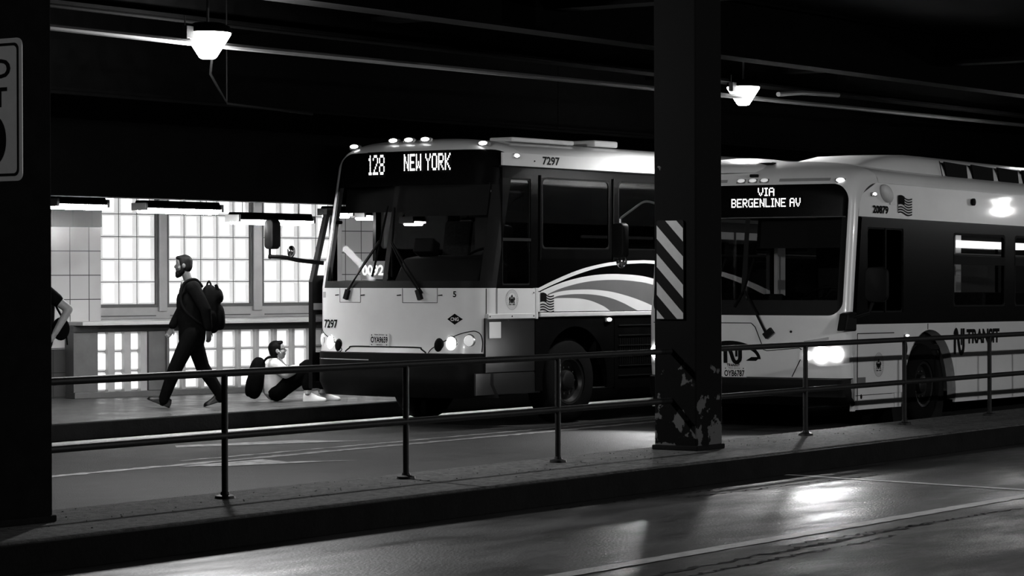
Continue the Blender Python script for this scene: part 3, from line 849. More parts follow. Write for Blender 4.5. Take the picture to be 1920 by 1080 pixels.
for y0, y1 in ((.38, .75), (-.76, -.28)):
    mb = MB()
    for p, q in (((y0, 1.645), (y0, 1.475)), ((y0, 1.475), (y1, 1.475)), ((y1, 1.475), (y1, 1.645))): mb.tube([(X1(p[0] + (q[0] - p[0]) * t, p[1] + (q[1] - p[1]) * t) - .001, p[0] + (q[0] - p[0]) * t, p[1] + (q[1] - p[1]) * t) for t in lin(0, 1, 6)], .003, 5)
    for y in (y0 - .04, y1 + .05): mb.tube([(X1(y, 1.56) - .004, y - .03, 1.565), (X1(y, 1.56) - .004, y + .03, 1.56)], .007, 5)
    mb.build('access_panel', 'seam', b1)
def headlamp(X, y, z, ry, rz, m, parent, bezel='reflector'):
    nx = (X(y + .01, z) - X(y - .01, z)) / .02; a = math.atan(nx)
    o = MB().ell((X(y, z) + .005, y, z), (.02, ry * 1.2, rz * 1.2), 20, 10, (0, 0, -a)).build('headlight', bezel, parent, smooth=True)
    MB().ell((X(y, z) - .012, y, z), (.02, ry, rz), 20, 10, (0, 0, -a)).build('bulb', m, o, smooth=True)
    return o
headlamp(X1, -.945, 1.0, .064, .08, 'marker', b1)
headlamp(X1, -1.14, 1.035, .058, .066, 'head_warm', b1)
headlamp(X1, -.785, .975, .055, .075, 'rubber', b1, 'trim_black')
headlamp(X1, .925, .99, .064, .08, 'marker', b1)
headlamp(X1, 1.12, 1.02, .055, .075, 'head_warm', b1)
headlamp(X1, .765, .955, .055, .07, 'rubber', b1, 'trim_black')
for y in (-.955, .93): spot('headlight_beam', (X1(y, 1.0) - .06, y, 1.0), (-1, 0, -.16), HEAD_W * .12, 75, .8, .05, b1)
# bumper and nose skirt
mb = colsurf(lambda y, z: X1(y, 1.2) - .05, ysF, lambda y: .52, lambda y: .875, 4)
rows = [[(X1(y, 1.2) - .05, y, .875) for y in ysF], [(X1(y, 1.2) + .03, y, .884) for y in ysF]]; mb.grid(rows)
rows = [[(X1(y, 1.2) - .05, y, .52) for y in ysF], [(X1(y, 1.2) + .06, y, .36) for y in ysF]]; mb.grid(rows)
mb.build('bumper', 'trim_black', b1, smooth=True)
mb = MB(); A = [(X1(y, 1.2) - .053, y, .80) for y in lin(.2, 1.25, 12)]; B = [(X1(y, 1.2) - .053, y, .792) for y in lin(.2, 1.25, 12)]; mb.grid([A, B]); mb.build('bumper_line', 'paint_white_dull', b1)
# marker lights along the roof edge
for y in (.95, .25, 0, -.25, -1.04):
    z = zt1(y) - .045; marker((X1(y, z) - .01, y, z + .02), (0, .25, 0), b1)
# driver's side
yS = -HW
w1 = [(1.39, 2.757, 2.12, 2.955), (2.955, 4.32, 2.12, 2.955), (4.52, 5.885, 2.12, 2.955), (6.085, 7.45, 2.12, 2.955), (7.65, 9.0, 2.12, 2.955), (9.2, 10.6, 2.12, 2.955)]
dw = (.62, 1.165, 1.68, 2.94)
band(.5, L1, 1.647, 3.085, [dw] + w1, yS, .05, 'window_band', 'paint_black', b1, front=XS1)
o = pane('driver_window', *dw, yS + .02, 'glass_tint', b1, r=.03)
MB().box(dw[0], dw[1], yS - .004, yS + .03, 2.2, 2.235).build('window_rail', 'trim_black', o)
for h in w1: pane('side_window', *h, yS + .012, 'glass_dark', b1, r=.06, fr=.012)
for x in (1.34, 2.83): MB().tube([(x, yS - .01, 1.98), (x, yS - .012, 2.99)], .011, 6).build('window_gutter', 'trim_black', b1, smooth=True)
for x in (1.0,):
    MB().tube([(x - .45, yS - .012, 3.075), (L1, yS - .012, 3.075)], .01, 6).build('drip_rail', 'trim_black', b1)
# white side above the windows is the roof edge; panels below
zF = [1.313, 1.42, 1.53, 1.643]
side_panel([(XS1(z) + .015, z) for z in zF] + [(1.235, 1.643), (1.235, 1.313)], yS - .012, yS + .03, 'seal_panel', 'paint_white', b1)
MB().box(.33, 1.235, yS - .018, yS + .03, 1.285, 1.345).build('lower_rail', 'paint_white_dull', b1, bevel=.006)
MB().box(1.243, 1.29, yS - .016, yS + .03, 1.28, 1.647).build('panel_post', 'paint_white_dull', b1, bevel=.004)
MB().box(1.29, L1, yS, yS + .04, 1.36, 2.0).build('swoosh_panel', 'paint_black', b1)
MB().box(1.33, L1, yS - .02, yS + .03, 1.3, 1.352).build('belt_rail', 'paint_white_dull', b1, bevel=.008)
a0u = [(1.265, 1.631), (1.483, 1.698), (1.704, 1.761), (1.927, 1.819), (2.152, 1.87), (2.38, 1.91), (2.611, 1.942), (2.844, 1.966), (3.08, 1.979), (3.32, 1.986), (3.65, 1.988), (4.6, 1.94), (5.6, 1.8), (6.6, 1.56), (7.2, 1.36)]
a0l = [(1.319, 1.606), (1.483, 1.655), (1.704, 1.714), (1.927, 1.772), (2.152, 1.822), (2.38, 1.866), (2.611, 1.901), (2.844, 1.924), (3.08, 1.939), (3.32, 1.948), (3.65, 1.949), (4.6, 1.89), (5.6, 1.73), (6.4, 1.52), (6.9, 1.36)]
a1u = [(1.352, 1.6), (1.483, 1.639), (1.704, 1.694), (1.927, 1.738), (2.152, 1.772), (2.38, 1.796), (2.611, 1.811), (2.844, 1.816), (3.08, 1.812), (3.32, 1.802), (3.61, 1.774), (4.3, 1.66), (4.9, 1.51), (5.4, 1.36)]
a1l = [(1.483, 1.568), (1.704, 1.628), (1.927, 1.671), (2.152, 1.705), (2.38, 1.728), (2.611, 1.74), (2.844, 1.744), (3.08, 1.739), (3.32, 1.725), (3.61, 1.696), (4.2, 1.59), (4.7, 1.46), (5.0, 1.36)]
a2u = [(1.516, 1.565), (1.703, 1.598), (1.927, 1.618), (2.152, 1.625), (2.38, 1.625), (2.611, 1.613), (2.844, 1.591), (3.08, 1.555), (3.32, 1.509), (3.6, 1.442), (3.88, 1.36)]
a2l = [(1.582, 1.521), (1.703, 1.55), (1.927, 1.567), (2.152, 1.571), (2.38, 1.565), (2.611, 1.545), (2.844, 1.508), (3.08, 1.449), (3.2, 1.41), (3.366, 1.36)]
a3u = [(1.593, 1.521), (1.703, 1.525), (1.927, 1.524), (2.152, 1.516), (2.38, 1.486), (2.611, 1.428), (2.7, 1.395), (2.773, 1.36)]
def resample(p, n=48):
    p = smooth_line(p, 6); d = [0]
    for i in range(1, len(p)): d.append(d[-1] + sqrt((p[i][0] - p[i - 1][0]) ** 2 + (p[i][1] - p[i - 1][1]) ** 2))
    out = []; j = 0
    for i in range(n + 1):
        t = d[-1] * i / n
        while j < len(d) - 2 and d[j + 1] < t: j += 1
        k = (t - d[j]) / max(1e-9, d[j + 1] - d[j]); out.append((p[j][0] + (p[j + 1][0] - p[j][0]) * k, p[j][1] + (p[j + 1][1] - p[j][1]) * k))
    return out
def stripe(A, B, name, m, lift):
    y = yS - lift
    return MB().grid([[(p[0], y, p[1]) for p in resample(A)], [(p[0], y, p[1]) for p in resample(B)]]).build(name, m, b1)
stripe(a0u, a0l, 'swoosh_stripe', 'paint_white', .002)
stripe(a1u, a1l, 'swoosh_stripe', 'paint_white', .002)
stripe(a1l, a2u, 'swoosh_band', 'vinyl_grey', .002)
stripe(a2u, a2l, 'swoosh_stripe', 'paint_white', .002)
stripe(a2l, a3u, 'swoosh_band', 'vinyl_grey', .002)
base = [(1.29, 1.362), (1.6, 1.362), (2.1, 1.362), (2.5, 1.362), (2.773, 1.36)]
stripe([(1.29, 1.6), (1.4, 1.59), (1.5, 1.56)] + a3u, [(1.29, 1.362), (1.3, 1.362), (1.4, 1.362)] + base[1:], 'swoosh_field', 'paint_white', .0015)
flag(lambda u, v: (1.345 + u, yS - .004, 1.385 + v), .27, .2, b1)
seal(lambda u, v: (.78 + u, yS - .016, 1.51 + v), .12, b1)
mb = MB()
for x, z in ((.36, 1.315), (.78, 1.315), (1.2, 1.315), (1.2, 1.59)): mb.lathe([(.01, 0), (.008, -.004), (0, -.005)], 8, (x, yS - .018, z), 'y')
mb.build('screw', 'seam', b1)
text_mb('7297', .1, lambda u, v: (1.56 + u, yS - .004 + max(0, (3.165 + v - 3.13)) * .02, 3.165 + v), .34, .03).map(lambda p: (p.x, -HW - .006 + .0, p.z)).build('fleet_number', 'vinyl_black', b1)
# the lettering stands on a thin white sill above the windows
MB().box(.62, L1, yS - .003, yS + .02, 3.085, 3.235).build('roof_edge', 'paint_white', b1)
marker((.86, yS - .012, 3.2), (0, 0, R(90)), b1, 'marker', (.03, .1, .045))
MB().tube(smooth_line([(1.02, -.95, 3.345), (1.1, -1.1, 3.3), (1.2, -1.22, 3.24), (1.24, -1.29, 3.14)], 6), .02, 8).build('roof_strap', 'trim_black', b1, smooth=True)
MB().box(1.25, 2.5, -.95, -.6, 3.40, 3.455).build('roof_hatch', 'paint_white_dull', b1, bevel=.015)
MB().box(3.0, 3.5, -.9, -.4, 3.41, 3.49).build('roof_vent', 'paint_white_dull', b1, bevel=.02)
# luggage side below the belt
archC, archR = 2.05, .66
def arch_poly(x0, x1, z0, z1, cx, r, cz=.52, fr=None):
    a = math.asin(min(1, (z0 - cz) / r)); pts = []
    for i in range(21):
        t = pi - a - (pi - 2 * a) * i / 20; pts.append((cx + r * cos(t), cz + r * sin(t)))
    return ([(f(z0), z0) for f in ([fr] if fr else [])] or [(x0, z0)]) + pts + [(x1, z0), (x1, z1), (x0, z1)]
side_panel([(.3, .66), (1.24, .66), (1.24, 1.295), (.3, 1.295)], yS, yS + .03, 'front_locker_door', 'metal_panel', b1, .004)
side_panel([(.12, .40), (.12, .655), (1.235, .655), (1.36, .40)], yS + .005, yS + .03, 'lower_locker_door', 'metal_panel', b1, .004)
side_panel(arch_poly(1.25, 2.86, .42, 1.295, archC, archR), yS, yS + .03, 'wheel_arch_panel', 'paint_black', b1)
o = side_panel([(2.87, .40), (5.0, .40), (5.0, 1.295), (2.87, 1.295)], yS, yS + .03, 'grille_door', 'paint_black', b1)
mb = MB()
for i in range(6): mb.box(2.95, 4.9, yS - .014, yS, .55 + i * .125, .562 + i * .125)
mb.build('grille_bar', 'metal_panel', o)
mb = MB()
for i in range(40): mb.box(2.98 + i * .048, 2.99 + i * .048, yS - .006, yS, .7, 1.02)
mb.build('grille_fin', 'trim_black', o)
for x0, x1 in ((5.02, 6.6), (6.62, 8.2)): side_panel([(x0, .40), (x1, .40), (x1, 1.295), (x0, 1.295)], yS, yS + .03, 'luggage_door', 'metal_panel', b1, .005)
side_panel(arch_poly(8.22, L1, .42, 1.295, 9.6, .66), yS, yS + .03, 'rear_wheel_arch_panel', 'paint_black', b1)
MB().box(.36, .58, yS - .01, yS, 1.06, 1.25).build('notice_plate', 'paint_white', b1, bevel=.004)
marker((2.72, yS - .012, 1.25), (0, 0, R(90)), b1, 'marker', (.03, .1, .045))
# curb side: dark glazed wall with an open doorway in front
yC = HW - .05
w2 = [(x, x + 1.37, 2.12, 2.955) for x in (1.4, 2.97, 4.54, 6.11, 7.68, 9.25)]
band(1.3, L1, 1.3, 3.085, w2, yC, .05, 'curb_window_band', 'paint_black', b1)
for h in w2: pane('curb_window', *h, HW - .02, 'glass_tint', b1, r=.06)
side_panel(arch_poly(1.25, L1, .42, 1.3, archC, archR)[:-2] + [(L1, 1.3), (1.25, 1.3)], yC, HW, 'curb_side_panel', 'paint_black', b1)
MB().box(1.05, L1, HW - .02, HW + .003, 3.085, 3.235).build('curb_roof_edge', 'paint_white', b1)
MB().box(L1 - .05, L1, -HW, HW, .4, 3.2).build('rear_panel', 'paint_black', b1, bevel=.02)
# floor, underbody, cabin
MB().box(1.3, L1 - .06, -1.22, 1.22, 1.2, 1.3).build('cabin_floor', 'interior_dark', b1)
MB().box(.45, 1.3, -1.22, .35, .62, 1.3).build('driver_platform', 'interior_dark', b1)
MB().box(.5, 1.35, -1.1, 1.1, .38, .62).box(2.75, 8.9, -1.1, 1.1, .42, 1.2).box(1.3, 2.8, -.7, .7, .5, 1.2).build('underbody', 'interior_dark', b1)
MB().box(.7, L1 - .06, -1.2, 1.2, 3.06, 3.1).build('cabin_ceiling', 'interior_grey', b1)
for y in (-.95, .95): MB().box(2.2, 11.5, y - .04, y + .04, 3.03, 3.055).build('cabin_light', 'cabin_light_dim', b1)
# dashboard: low on the door side, high binnacle in front of the driver
dash = MB()
dash.prism([(.22, 1.5), (.22, 1.72), (.5, 1.74), (.66, 1.66), (.66, 1.3), (.3, 1.3)], 'y', .05, 1.05)
dash.prism([(.25, 1.3), (.25, 1.74), (.42, 2.0), (.72, 2.04), (.85, 1.9), (.85, 1.3)], 'y', -1.2, .05)
dash.build('dashboard', 'interior_dark', b1, bevel=.03, smooth=True)
MB().obox((.55, -.2, 2.13), (.2, .26, .18), (0, .35, .2)).build('fare_console', 'interior_dark', b1, bevel=.02)
steering_wheel((.95, -.72, 2.02), .24, -.5, b1)
MB().prism([(.44, 2.5), (.47, 2.5), (.53, 2.88), (.5, 2.88)], 'y', -1.2, .05).build('sun_visor', 'interior_dark', b1)
MB().prism([(.5, 2.56), (.53, 2.56), (.58, 2.88), (.55, 2.88)], 'y', .08, 1.05).build('sun_visor', 'interior_dark', b1)
seat(1.1, -.7, 1.3, b1, 'seat_fabric', .8)
for i in range(9):
    for y in (-.98, -.52, .52, .98): seat(2.1 + i * .95, y, 1.3, b1)
MB().box(1.35, 1.4, -1.2, -.3, 1.3, 2.5).build('driver_partition', 'interior_dark', b1)
# wipers: double arm and blade each
for yb_, ym, zb in ((.62, .13, 2.62), (-.55, -.06, 2.6)):
    py, pz = yb_, 1.56
    arm = MB()
    P = lambda y, z, o=.05: (X1(y, z) - o, y, z)
    for d in (0, .05): arm.tube([P(py - d * .6, pz + .03, .03), P((py + ym) / 2 - d * .3, 1.86 + d), P(ym, 2.18 + d * .5)], .011, 6)
    arm.obox((X1(py, pz) - .025, py - (.02 if ym < py else -.02), pz + .01), (.05, .055, .12), (.35 if ym < py else -.35, 0, 0))
    o = arm.build('wiper', 'trim_black', b1)
    MB().tube([P(ym + .06 * (1 if ym > 0 else -1), 1.78, .025), P(ym, 2.18, .03), P(ym - .04 * (1 if ym > 0 else -1), zb, .025)], .014, 6).build('wiper_blade', 'rubber', o)
# door: dark leaf swung out beside the doorway, with upper glass and two lower panes
yD = HW + .07
dl = MB()
D0, D1 = .22, .68
fx = lambda z: D0 + max(0, z - 1.72) * .32
zz = [.42, 1.72, 2.0, 2.3, 2.6]
for i in range(1, 4):
    a, b = zz[i], zz[i + 1]
    dl.prism([(fx(a), a), (fx(a) + .06, a), (fx(b) + .06, b), (fx(b), b)], 'y', yD - .03, yD + .03)
dl.box(D1 - .08, D1, yD - .03, yD + .03, 1.72, 2.6).box(fx(2.55), D1, yD - .03, yD + .03, 2.54, 2.62)
dl.box(D0, D0 + .06, yD - .03, yD + .03, .42, 1.72).box(D1 - .1, D1, yD - .03, yD + .03, .42, 1.72)
for z0, z1 in ((.42, .5), (.68, .86), (1.32, 1.8)): dl.box(D0 + .06, D1 - .1, yD - .03, yD + .03, z0, z1)
door = dl.build('door', 'trim_black', b1)
MB().prism([(fx(1.8) + .06, 1.8), (D1 - .08, 1.8), (D1 - .08, 2.54), (fx(2.54) + .05, 2.54)], 'y', yD - .004, yD + .004).build('door_glass', 'glass_clear', door)
MB().box(D0 + .06, D1 - .1, yD - .006, yD + .006, .86, 1.32).build('door_glass', 'glass_tint', door)
MB().box(D0 + .06, D1 - .1, yD - .006, yD + .006, .5, .68).build('door_glass', 'glass_tint', door)
MB().box(D0 + .02, D1 - .12, yD - .036, yD - .03, 1.38, 1.46).build('door_notice', 'vinyl_midgrey', door)
for z in (1.0, 2.45): MB().tube([(.6, HW - .1, z), (.6, yD, z)], .02, 8).build('door_arm', 'trim_black', door)
MB().box(.3, 1.28, .4, 1.22, .40, .5).box(.62, 1.28, .4, 1.2, .5, .8).box(.95, 1.28, .4, 1.2, .8, 1.05).build('door_step', 'interior_dark', b1)
# curb side mirror on its arm, small convex mirror on the arm
MB().tube(smooth_line([(.28, 1.2, 1.95), (.1, 1.42, 1.98), (0, 1.6, 2.02), (-.08, 1.78, 2.03)], 5), .026, 8).tube([(-.08, 1.76, 2.0), (-.08, 1.76, 2.14)], .016, 6).build('mirror_arm', 'trim_black', b1, smooth=True)
mirror_head((-.08, 1.72, 2.3), (.12, .2, .36), R(-15), b1)
MB().ell((.02, 1.5, 2.09), (.05, .055, .075), 14, 10, (0, 0, -.3)).build('convex_mirror', 'chrome', b1, smooth=True)
# wheels
for x in (2.05, 9.6):
    for s in (-1, 1): wheel(x, s * 1.07, .52, .3, b1, s)

# ------------------------------------------------------------------ the transit bus on the right (via Bergenline Av)
b2 = thing('transit_bus', 'white and black low-floor city bus with bright headlight behind the railing, right of the column', 'bus', (26.824, 15.227, 0), (0, .009, R(2.3)))
L2 = 12.3
def prof2(z):
    x = 0.0
    if z > 1.3: x = .13 * (z - 1.3)
    if z < .95: x = .05 * ((.95 - z) / .45) ** 2
    return x
X2, zt2 = make_front(.07, .14, prof2, 2.86, 3.12, 3.0, (.5, .34))
XS2 = lambda z: X2(HW, z)
ysG = edges(-HW, HW, .14, 26, 8)
ga, gb, gz0, gz1 = -1.225, 1.225, 1.325, 2.83
gtop, gbot = rtop(ga, gb, gz1, .2), rbot(ga, gb, gz0, .16)
colsurf(X2, ysG, lambda y: .615, lambda y: gbot(y) if ga < y < gb else 1.6, 14).build('front_panel', 'paint_white', b2, smooth=True)
for y0, y1 in ((-HW, ga), (gb, HW)): colsurf(X2, lin(y0, y1, 5), lambda y: 1.5, lambda y: 2.62, 12).build('windshield_pillar', 'paint_white', b2, smooth=True)
mb = MB()
yy = edges(ga, gb, .2, 24, 10)
colsurf(X2, yy, gtop, zt2, 12, mb=mb)
for y0, y1 in ((-HW, ga), (gb, HW)): colsurf(X2, lin(y0, y1, 6), lambda y: 2.6, zt2, 14, mb=mb)
mb.build('roof_cap', 'paint_white', b2, smooth=True)
ys = edges(-HW, HW, .15, 20, 8); mb = MB(); rows = []
for x in (None, 1.0, 1.4, 3, 6, 9, L2): rows.append([(X2(y, zt2(y)) if x is None else max(x, X2(y, zt2(y)) + .01 * (x > 1)), y, zt2(y)) for y in ys])
mb.grid(rows); mb.build('roof', 'paint_white', b2, smooth=True)
def dome(p):
    return p if p.z > 0 else Vector((p.x, p.y, 0))
MB().ell((.95, .42, 2.98), (.75, .82, .2), 28, 14, fn=dome).build('roof_dome', 'paint_white', b2, smooth=True)
# glass zone
colsurf(X2, yy, lambda y: max(2.45, 0), gtop, 8).build('sign_glass', 'paint_black', b2, smooth=True)
mb = colsurf(X2, yy, gbot, lambda y: 1.5, 4)
colsurf(X2, lin(ga, ga + .06, 2), lambda y: 1.5, lambda y: 2.45, 8, mb=mb); colsurf(X2, lin(gb - .06, gb, 2), lambda y: 1.5, lambda y: 2.45, 8, mb=mb)
mb.build('windshield_border', 'trim_black', b2, smooth=True)
for y0, y1 in ((ga + .06, -.03), (.03, gb - .06)):
    colsurf(X2, lin(y0, y1, 12), lambda y: 1.5, lambda y: 2.45, 8).build('windshield', 'glass_windshield', b2, smooth=True)
colsurf(X2, [-.03, 0, .03], lambda y: 1.5, lambda y: 2.45, 8, .004).build('windshield_post', 'trim_black', b2, smooth=True)
mb = MB(); mb.tube([(X2(y, 2.452) - .004, y, 2.452) for y in lin(ga + .02, gb - .02, 20)], .006, 6); mb.build('sign_trim', 'alloy', b2)
sd2 = lambda yc, zc: (lambda u, v: (X2(yc - u, zc - .05) - .012, yc - u, zc + v))
lab(led_mb('VIA', .21, .095, sd2(-.22, 2.748), .12).build('destination_text', ['led', 'vinyl_black'], b2), 'lit sign line VIA')
lab(led_mb('BERGENLINE AV', .88, .1, sd2(-.22, 2.622), .12).build('destination_text', ['led', 'vinyl_black'], b2), 'lit sign line BERGENLINE AV')
# front: vents, roof lamps, panel lines, emblem, plate
def slot(y0, y1, z, h):
    mb = MB(); A = [(X2(y, z + h) - .004, y, z + h) for y in lin(y0, y1, 10)]; B = [(X2(y, z) - .004, y, z) for y in lin(y0, y1, 10)]; mb.grid([A, B])
    return mb.build('roof_slot', 'vinyl_midgrey', b2)
slot(-.98, -.36, 2.865, .035); slot(.31, .93, 2.865, .035)
for y in (.13, -.02, -.17): marker((X2(y, 2.87) + .012, y, 2.872), (0, .5, 0), b2, 'marker_faint', (.03, .1, .05))
for s in (-1, 1): marker((X2(-1.09, 2.87) + .01, s * 1.09, 2.86), (0, .3, s * -.5), b2, 'marker', (.04, .1, .05))
MB().obox((.52, -.05, 3.085), (.1, .22, .04)).build('roof_sensor', 'trim_black', b2, bevel=.012)
MB().obox((X2(-.03, 2.93) - .02, -.03, 2.94), (.05, .1, .035)).build('roof_camera', 'trim_black', b2, bevel=.008)
for pts in ([(1.2, 1.235), (-.12, 1.235), (-.17, 1.19), (-.28, .93), (-.32, .92), (-.72, .955), (-.76, .93), (-.75, .85), (-.62, .625)], [(1.24, .985), (-.3, .985)]):
    line_on(X2, pts if len(pts) == 2 else [(p[0] + (q[0] - p[0]) * k / 4, p[1] + (q[1] - p[1]) * k / 4) for p, q in zip(pts, pts[1:]) for k in range(4)] + [pts[-1]], .005 if len(pts) > 2 else .0025).build('panel_seam', 'seam', b2)
E2 = lambda y, z: (X2(y, z) - .004, y, z)
mb = MB()
n = 30; A = []; B = []
for i in range(n + 1):
    t = pi * (1 - i / n); A.append(E2(.16 - .40 * cos(pi - t) * -1, .82 + .21 * sin(t))); B.append(E2(.16 - .36 * cos(pi - t) * -1, .80 + .165 * sin(t) + .02 * cos(t)))
mb.grid([A, B])
mb.add([E2(y, z) for y, z in ((.56, .80), (.56, .845), (.35, .855), (.28, .80))], [(0, 1, 2, 3)])
mb.add([E2(y, z) for y, z in ((-.05, .80), (-.12, .845), (-.24, .845), (-.18, .80))], [(0, 1, 2, 3)])
def thick(mb, pts, wd, place):
    A, B = [], []
    for i, p in enumerate(pts):
        q0, q1 = pts[max(0, i - 1)], pts[min(len(pts) - 1, i + 1)]
        d = Vector((q1[0] - q0[0], q1[1] - q0[1])); d.normalize()
        A.append(place(p[0] - d.y * wd / 2, p[1] + d.x * wd / 2)); B.append(place(p[0] + d.y * wd / 2, p[1] - d.x * wd / 2))
    mb.grid([A, B])
def nj(mb, place, wd, h):
    """the linked N and J: stem with rounded shoulder, slanting stroke and hooked stem"""
    P = lambda u, v: place(u * wd, v * h)
    t = .21
    thick(mb, [(.1, -.02), (.1, .86)], t, P)
    thick(mb, smooth_line([(.08, .8), (.2, .93), (.3, .84), (.42, .52), (.52, .2), (.62, .05), (.74, .04), (.86, .14), (.9, .3)], 5), t, P)
    thick(mb, [(.9, .28), (.9, 1.0)], t, P)
    thick(mb, [(.7, .34), (.7, 1.0)], t * .6, P)
    return mb
nj(mb, lambda u, v: E2(.24 - u, .775 + v), .24, .21)
em = mb.build('front_emblem', 'vinyl_black', b2)
text_mb('TRANSIT', .042, lambda u, v: E2(.115 - u, .745 + v), .17, .03).build('emblem_lettering', 'vinyl_black', em)
plate(X2, .1, .655, .305, .155, 'OYB6787', b2, 'New Jersey', 'OMNIBUS')
# wraparound headlight clusters
for s in (-1, 1):
    rows = []
    for y in lin(.72, 1.285, 14):
        k = (y - .72) / .565; zc = .875 + .02 * k; hh = .045 + .1 * min(1, k * 2.2) * (1 - .15 * k)
        rows.append([(X2(y, zc + hh * q) - .008, s * y, zc + hh * q) for q in (-1, -.5, 0, .5, 1)])
    hl = MB().grid(rows).build('headlight', 'lens_clear', b2, smooth=True)
    for (y, z, rr, m) in ((.99, .885, .085, 'head_hot'), (1.17, .89, .07, 'head_hot'), (.83, .87, .045, 'head_mid')):
        nx = (X2(y + .01, z) - X2(y - .01, z)) / .02
        MB().ell((X2(y, z) - .015, s * y, z), (.02, rr, rr), 20, 10, (0, 0, -math.atan(nx) * s)).build('bulb', m, hl, smooth=True)
    spot('headlight_beam', (X2(.99, .885) - .08, s * .99, .885), (-1, -s * .0, -.13), HEAD_W, 100, .7, .06, b2)
mb = MB(); A = [(X2(y, 1.06) - .006, y, 1.035 + (-.78 - y) * .16) for y in lin(-.78, -1.08, 6)]; B = [(a[0], a[1], a[2] - .03) for a in A]; mb.grid([A, B]); mb.build('turn_signal', 'vinyl_midgrey', b2)
MB().lathe([(.014, 0), (.014, -.01), (0, -.012)], 10, (X2(-.62, 1.14), -.62, 1.14), 'x').build('bolt', 'seam', b2)
# bumper
mb = colsurf(lambda y, z: X2(y, .9) - .035 + (.02 if z < .5 else 0), ysG, lambda y: .40, lambda y: .6, 4)
mb.grid([[(X2(y, .9) - .035, y, .6) for y in ysG], [(X2(y, .7) + .02, y, .618) for y in ysG]])
mb.grid([[(X2(y, .9) - .015, y, .40) for y in ysG], [(X2(y, .9) + .12, y, .30) for y in ysG]])
mb.build('bumper', 'trim_black', b2, smooth=True)
# driver's side
yS = -HW
c2, r2 = 2.385, .785
zz = [.62, .8, 1.0, 1.225]
side_panel([(.29, .25), (1.36, .25), (1.36, .41), (.29, .41)], yS, yS + .03, 'skirt_panel', 'paint_white', b2, .004)
pts = arch_poly(.29, 3.2, .418, 1.225, c2, r2, .36)
side_panel([(.29, .418)] + pts[1:], yS, yS + .03, 'front_side_panel', 'paint_white', b2)
side_panel([(1.37, .25), (1.56, .25), (1.56, .415), (1.37, .415)], yS, yS + .03, 'skirt_corner', 'paint_white', b2)
side_panel([(3.17, .25), (9.0, .25), (9.0, 1.225), (3.205, 1.225), (3.205, .42)], yS, yS + .03, 'lower_side_panel', 'paint_white', b2)
side_panel(arch_poly(9.0, L2, .25, 1.225, 9.9, .66, .45), yS, yS + .03, 'rear_side_panel', 'paint_white', b2)
MB().prism([(XS2(z), z) for z in (.32, .6, .9, 1.2)] + [(.285, 1.2), (.285, .24), (.2, .24)], 'y', yS, yS + .03).build('corner_panel', 'paint_white_dull', b2)
MB().prism([(XS2(z), z) for z in (.32, .6, .9, 1.2)] + [(.285, 1.2), (.285, .24), (.2, .24)], 'y', HW - .03, HW).build('corner_panel', 'paint_white_dull', b2)
# arch lip
mb = MB(); A = []; B = []
for i in range(33):
    t = pi + .1 - (pi + .2) * i / 32
    A.append((c2 + r2 * cos(t), yS - .012, .36 + r2 * sin(t))); B.append((c2 + (r2 + .0) * cos(t), yS + .1, .36 + (r2 - .02) * sin(t)))
mb.grid([A, B]); mb.build('arch_lip', 'paint_white_dull', b2, smooth=True)
for pts in ([(.34, 1.12), (.34, .36)], [(.34, 1.12), (1.35, 1.12)], [(2.34, 1.22), (2.34, 1.15)]):
    MB().tube([(p[0], yS - .001, p[1]) for p in pts], .006, 6).build('panel_seam', 'seam', b2)
wins = [(3.13, 4.80, 1.42, 2.32), (5.14, 6.8, 1.42, 2.32), (7.1, 8.8, 1.42, 2.32), (9.1, 10.8, 1.42, 2.32)]
dw2 = (.62, 1.62, 1.36, 2.34)
band(.3, L2, 1.225, 2.458, [dw2] + wins, yS, .05, 'window_band', 'paint_black', b2, front=lambda z: XS2(z) + .1)
o = pane('driver_window', *dw2, yS + .02, 'glass_dark', b2, r=.05)
MB().box(1.1, 1.13, yS - .004, yS + .03, 1.36, 2.34).build('window_rail', 'trim_black', o)
for h in wins:
    o = pane('side_window', *h, yS + .012, 'glass_clear', b2, r=.06, fr=.02)
    MB().box(h[0], h[1], yS - .004, yS + .03, 1.94, 2.045).build('window_rail', 'trim_black', o)
zr = [2.458, 2.6, 2.72, 2.87]
side_panel([(XS2(z) + .01, z) for z in zr] + [(L2, 2.87), (L2, 2.458)], yS, yS + .03, 'roof_side_panel', 'paint_white', b2)
for v in bpy.data.objects['roof_side_panel'].data.vertices: v.co.y += (v.co.z - 2.458) * .044
side_panel([(XS2(z) + .01, z) for z in zr] + [(L2, 2.87), (L2, 2.458)], HW - .03, HW, 'curb_roof_side_panel', 'paint_white', b2)
# roof fairing over the gas tanks: swept nose, long body with dark openings
def sect(x, y0, y1, z0, zt):
    n = 14; out = []
    for i in range(n + 1):
        t = pi * i / n; cx = (y0 + y1) / 2; hw = (y1 - y0) / 2
        s = 1 if cos(t) >= 0 else -1
        out.append((x, cx - s * hw * abs(cos(t)) ** .28, z0 + (zt - z0) * sin(t) ** .45))
    return out
def fairing(y0, y1, xs, name):
    mb = MB().grid([sect(x, y0 + ins, y1 - ins, 2.72, zt) for x, zt, ins in xs])
    return mb.build(name, 'paint_white', b2, smooth=True)
nose = ((.75, 2.96, .2), (.95, 3.06, .1), (1.3, 3.16, .05), (1.8, 3.235, .02), (2.4, 3.26, 0), (2.95, 3.265, 0), (7, 3.27, 0), (11.8, 3.27, 0))
fr = fairing(-1.17, .15, nose, 'roof_fairing')
fairing(.25, 1.15, tuple((x + 2.2, z - .02, i) for x, z, i in nose[:5]) + ((11.8, 3.24, 0),), 'roof_fairing')
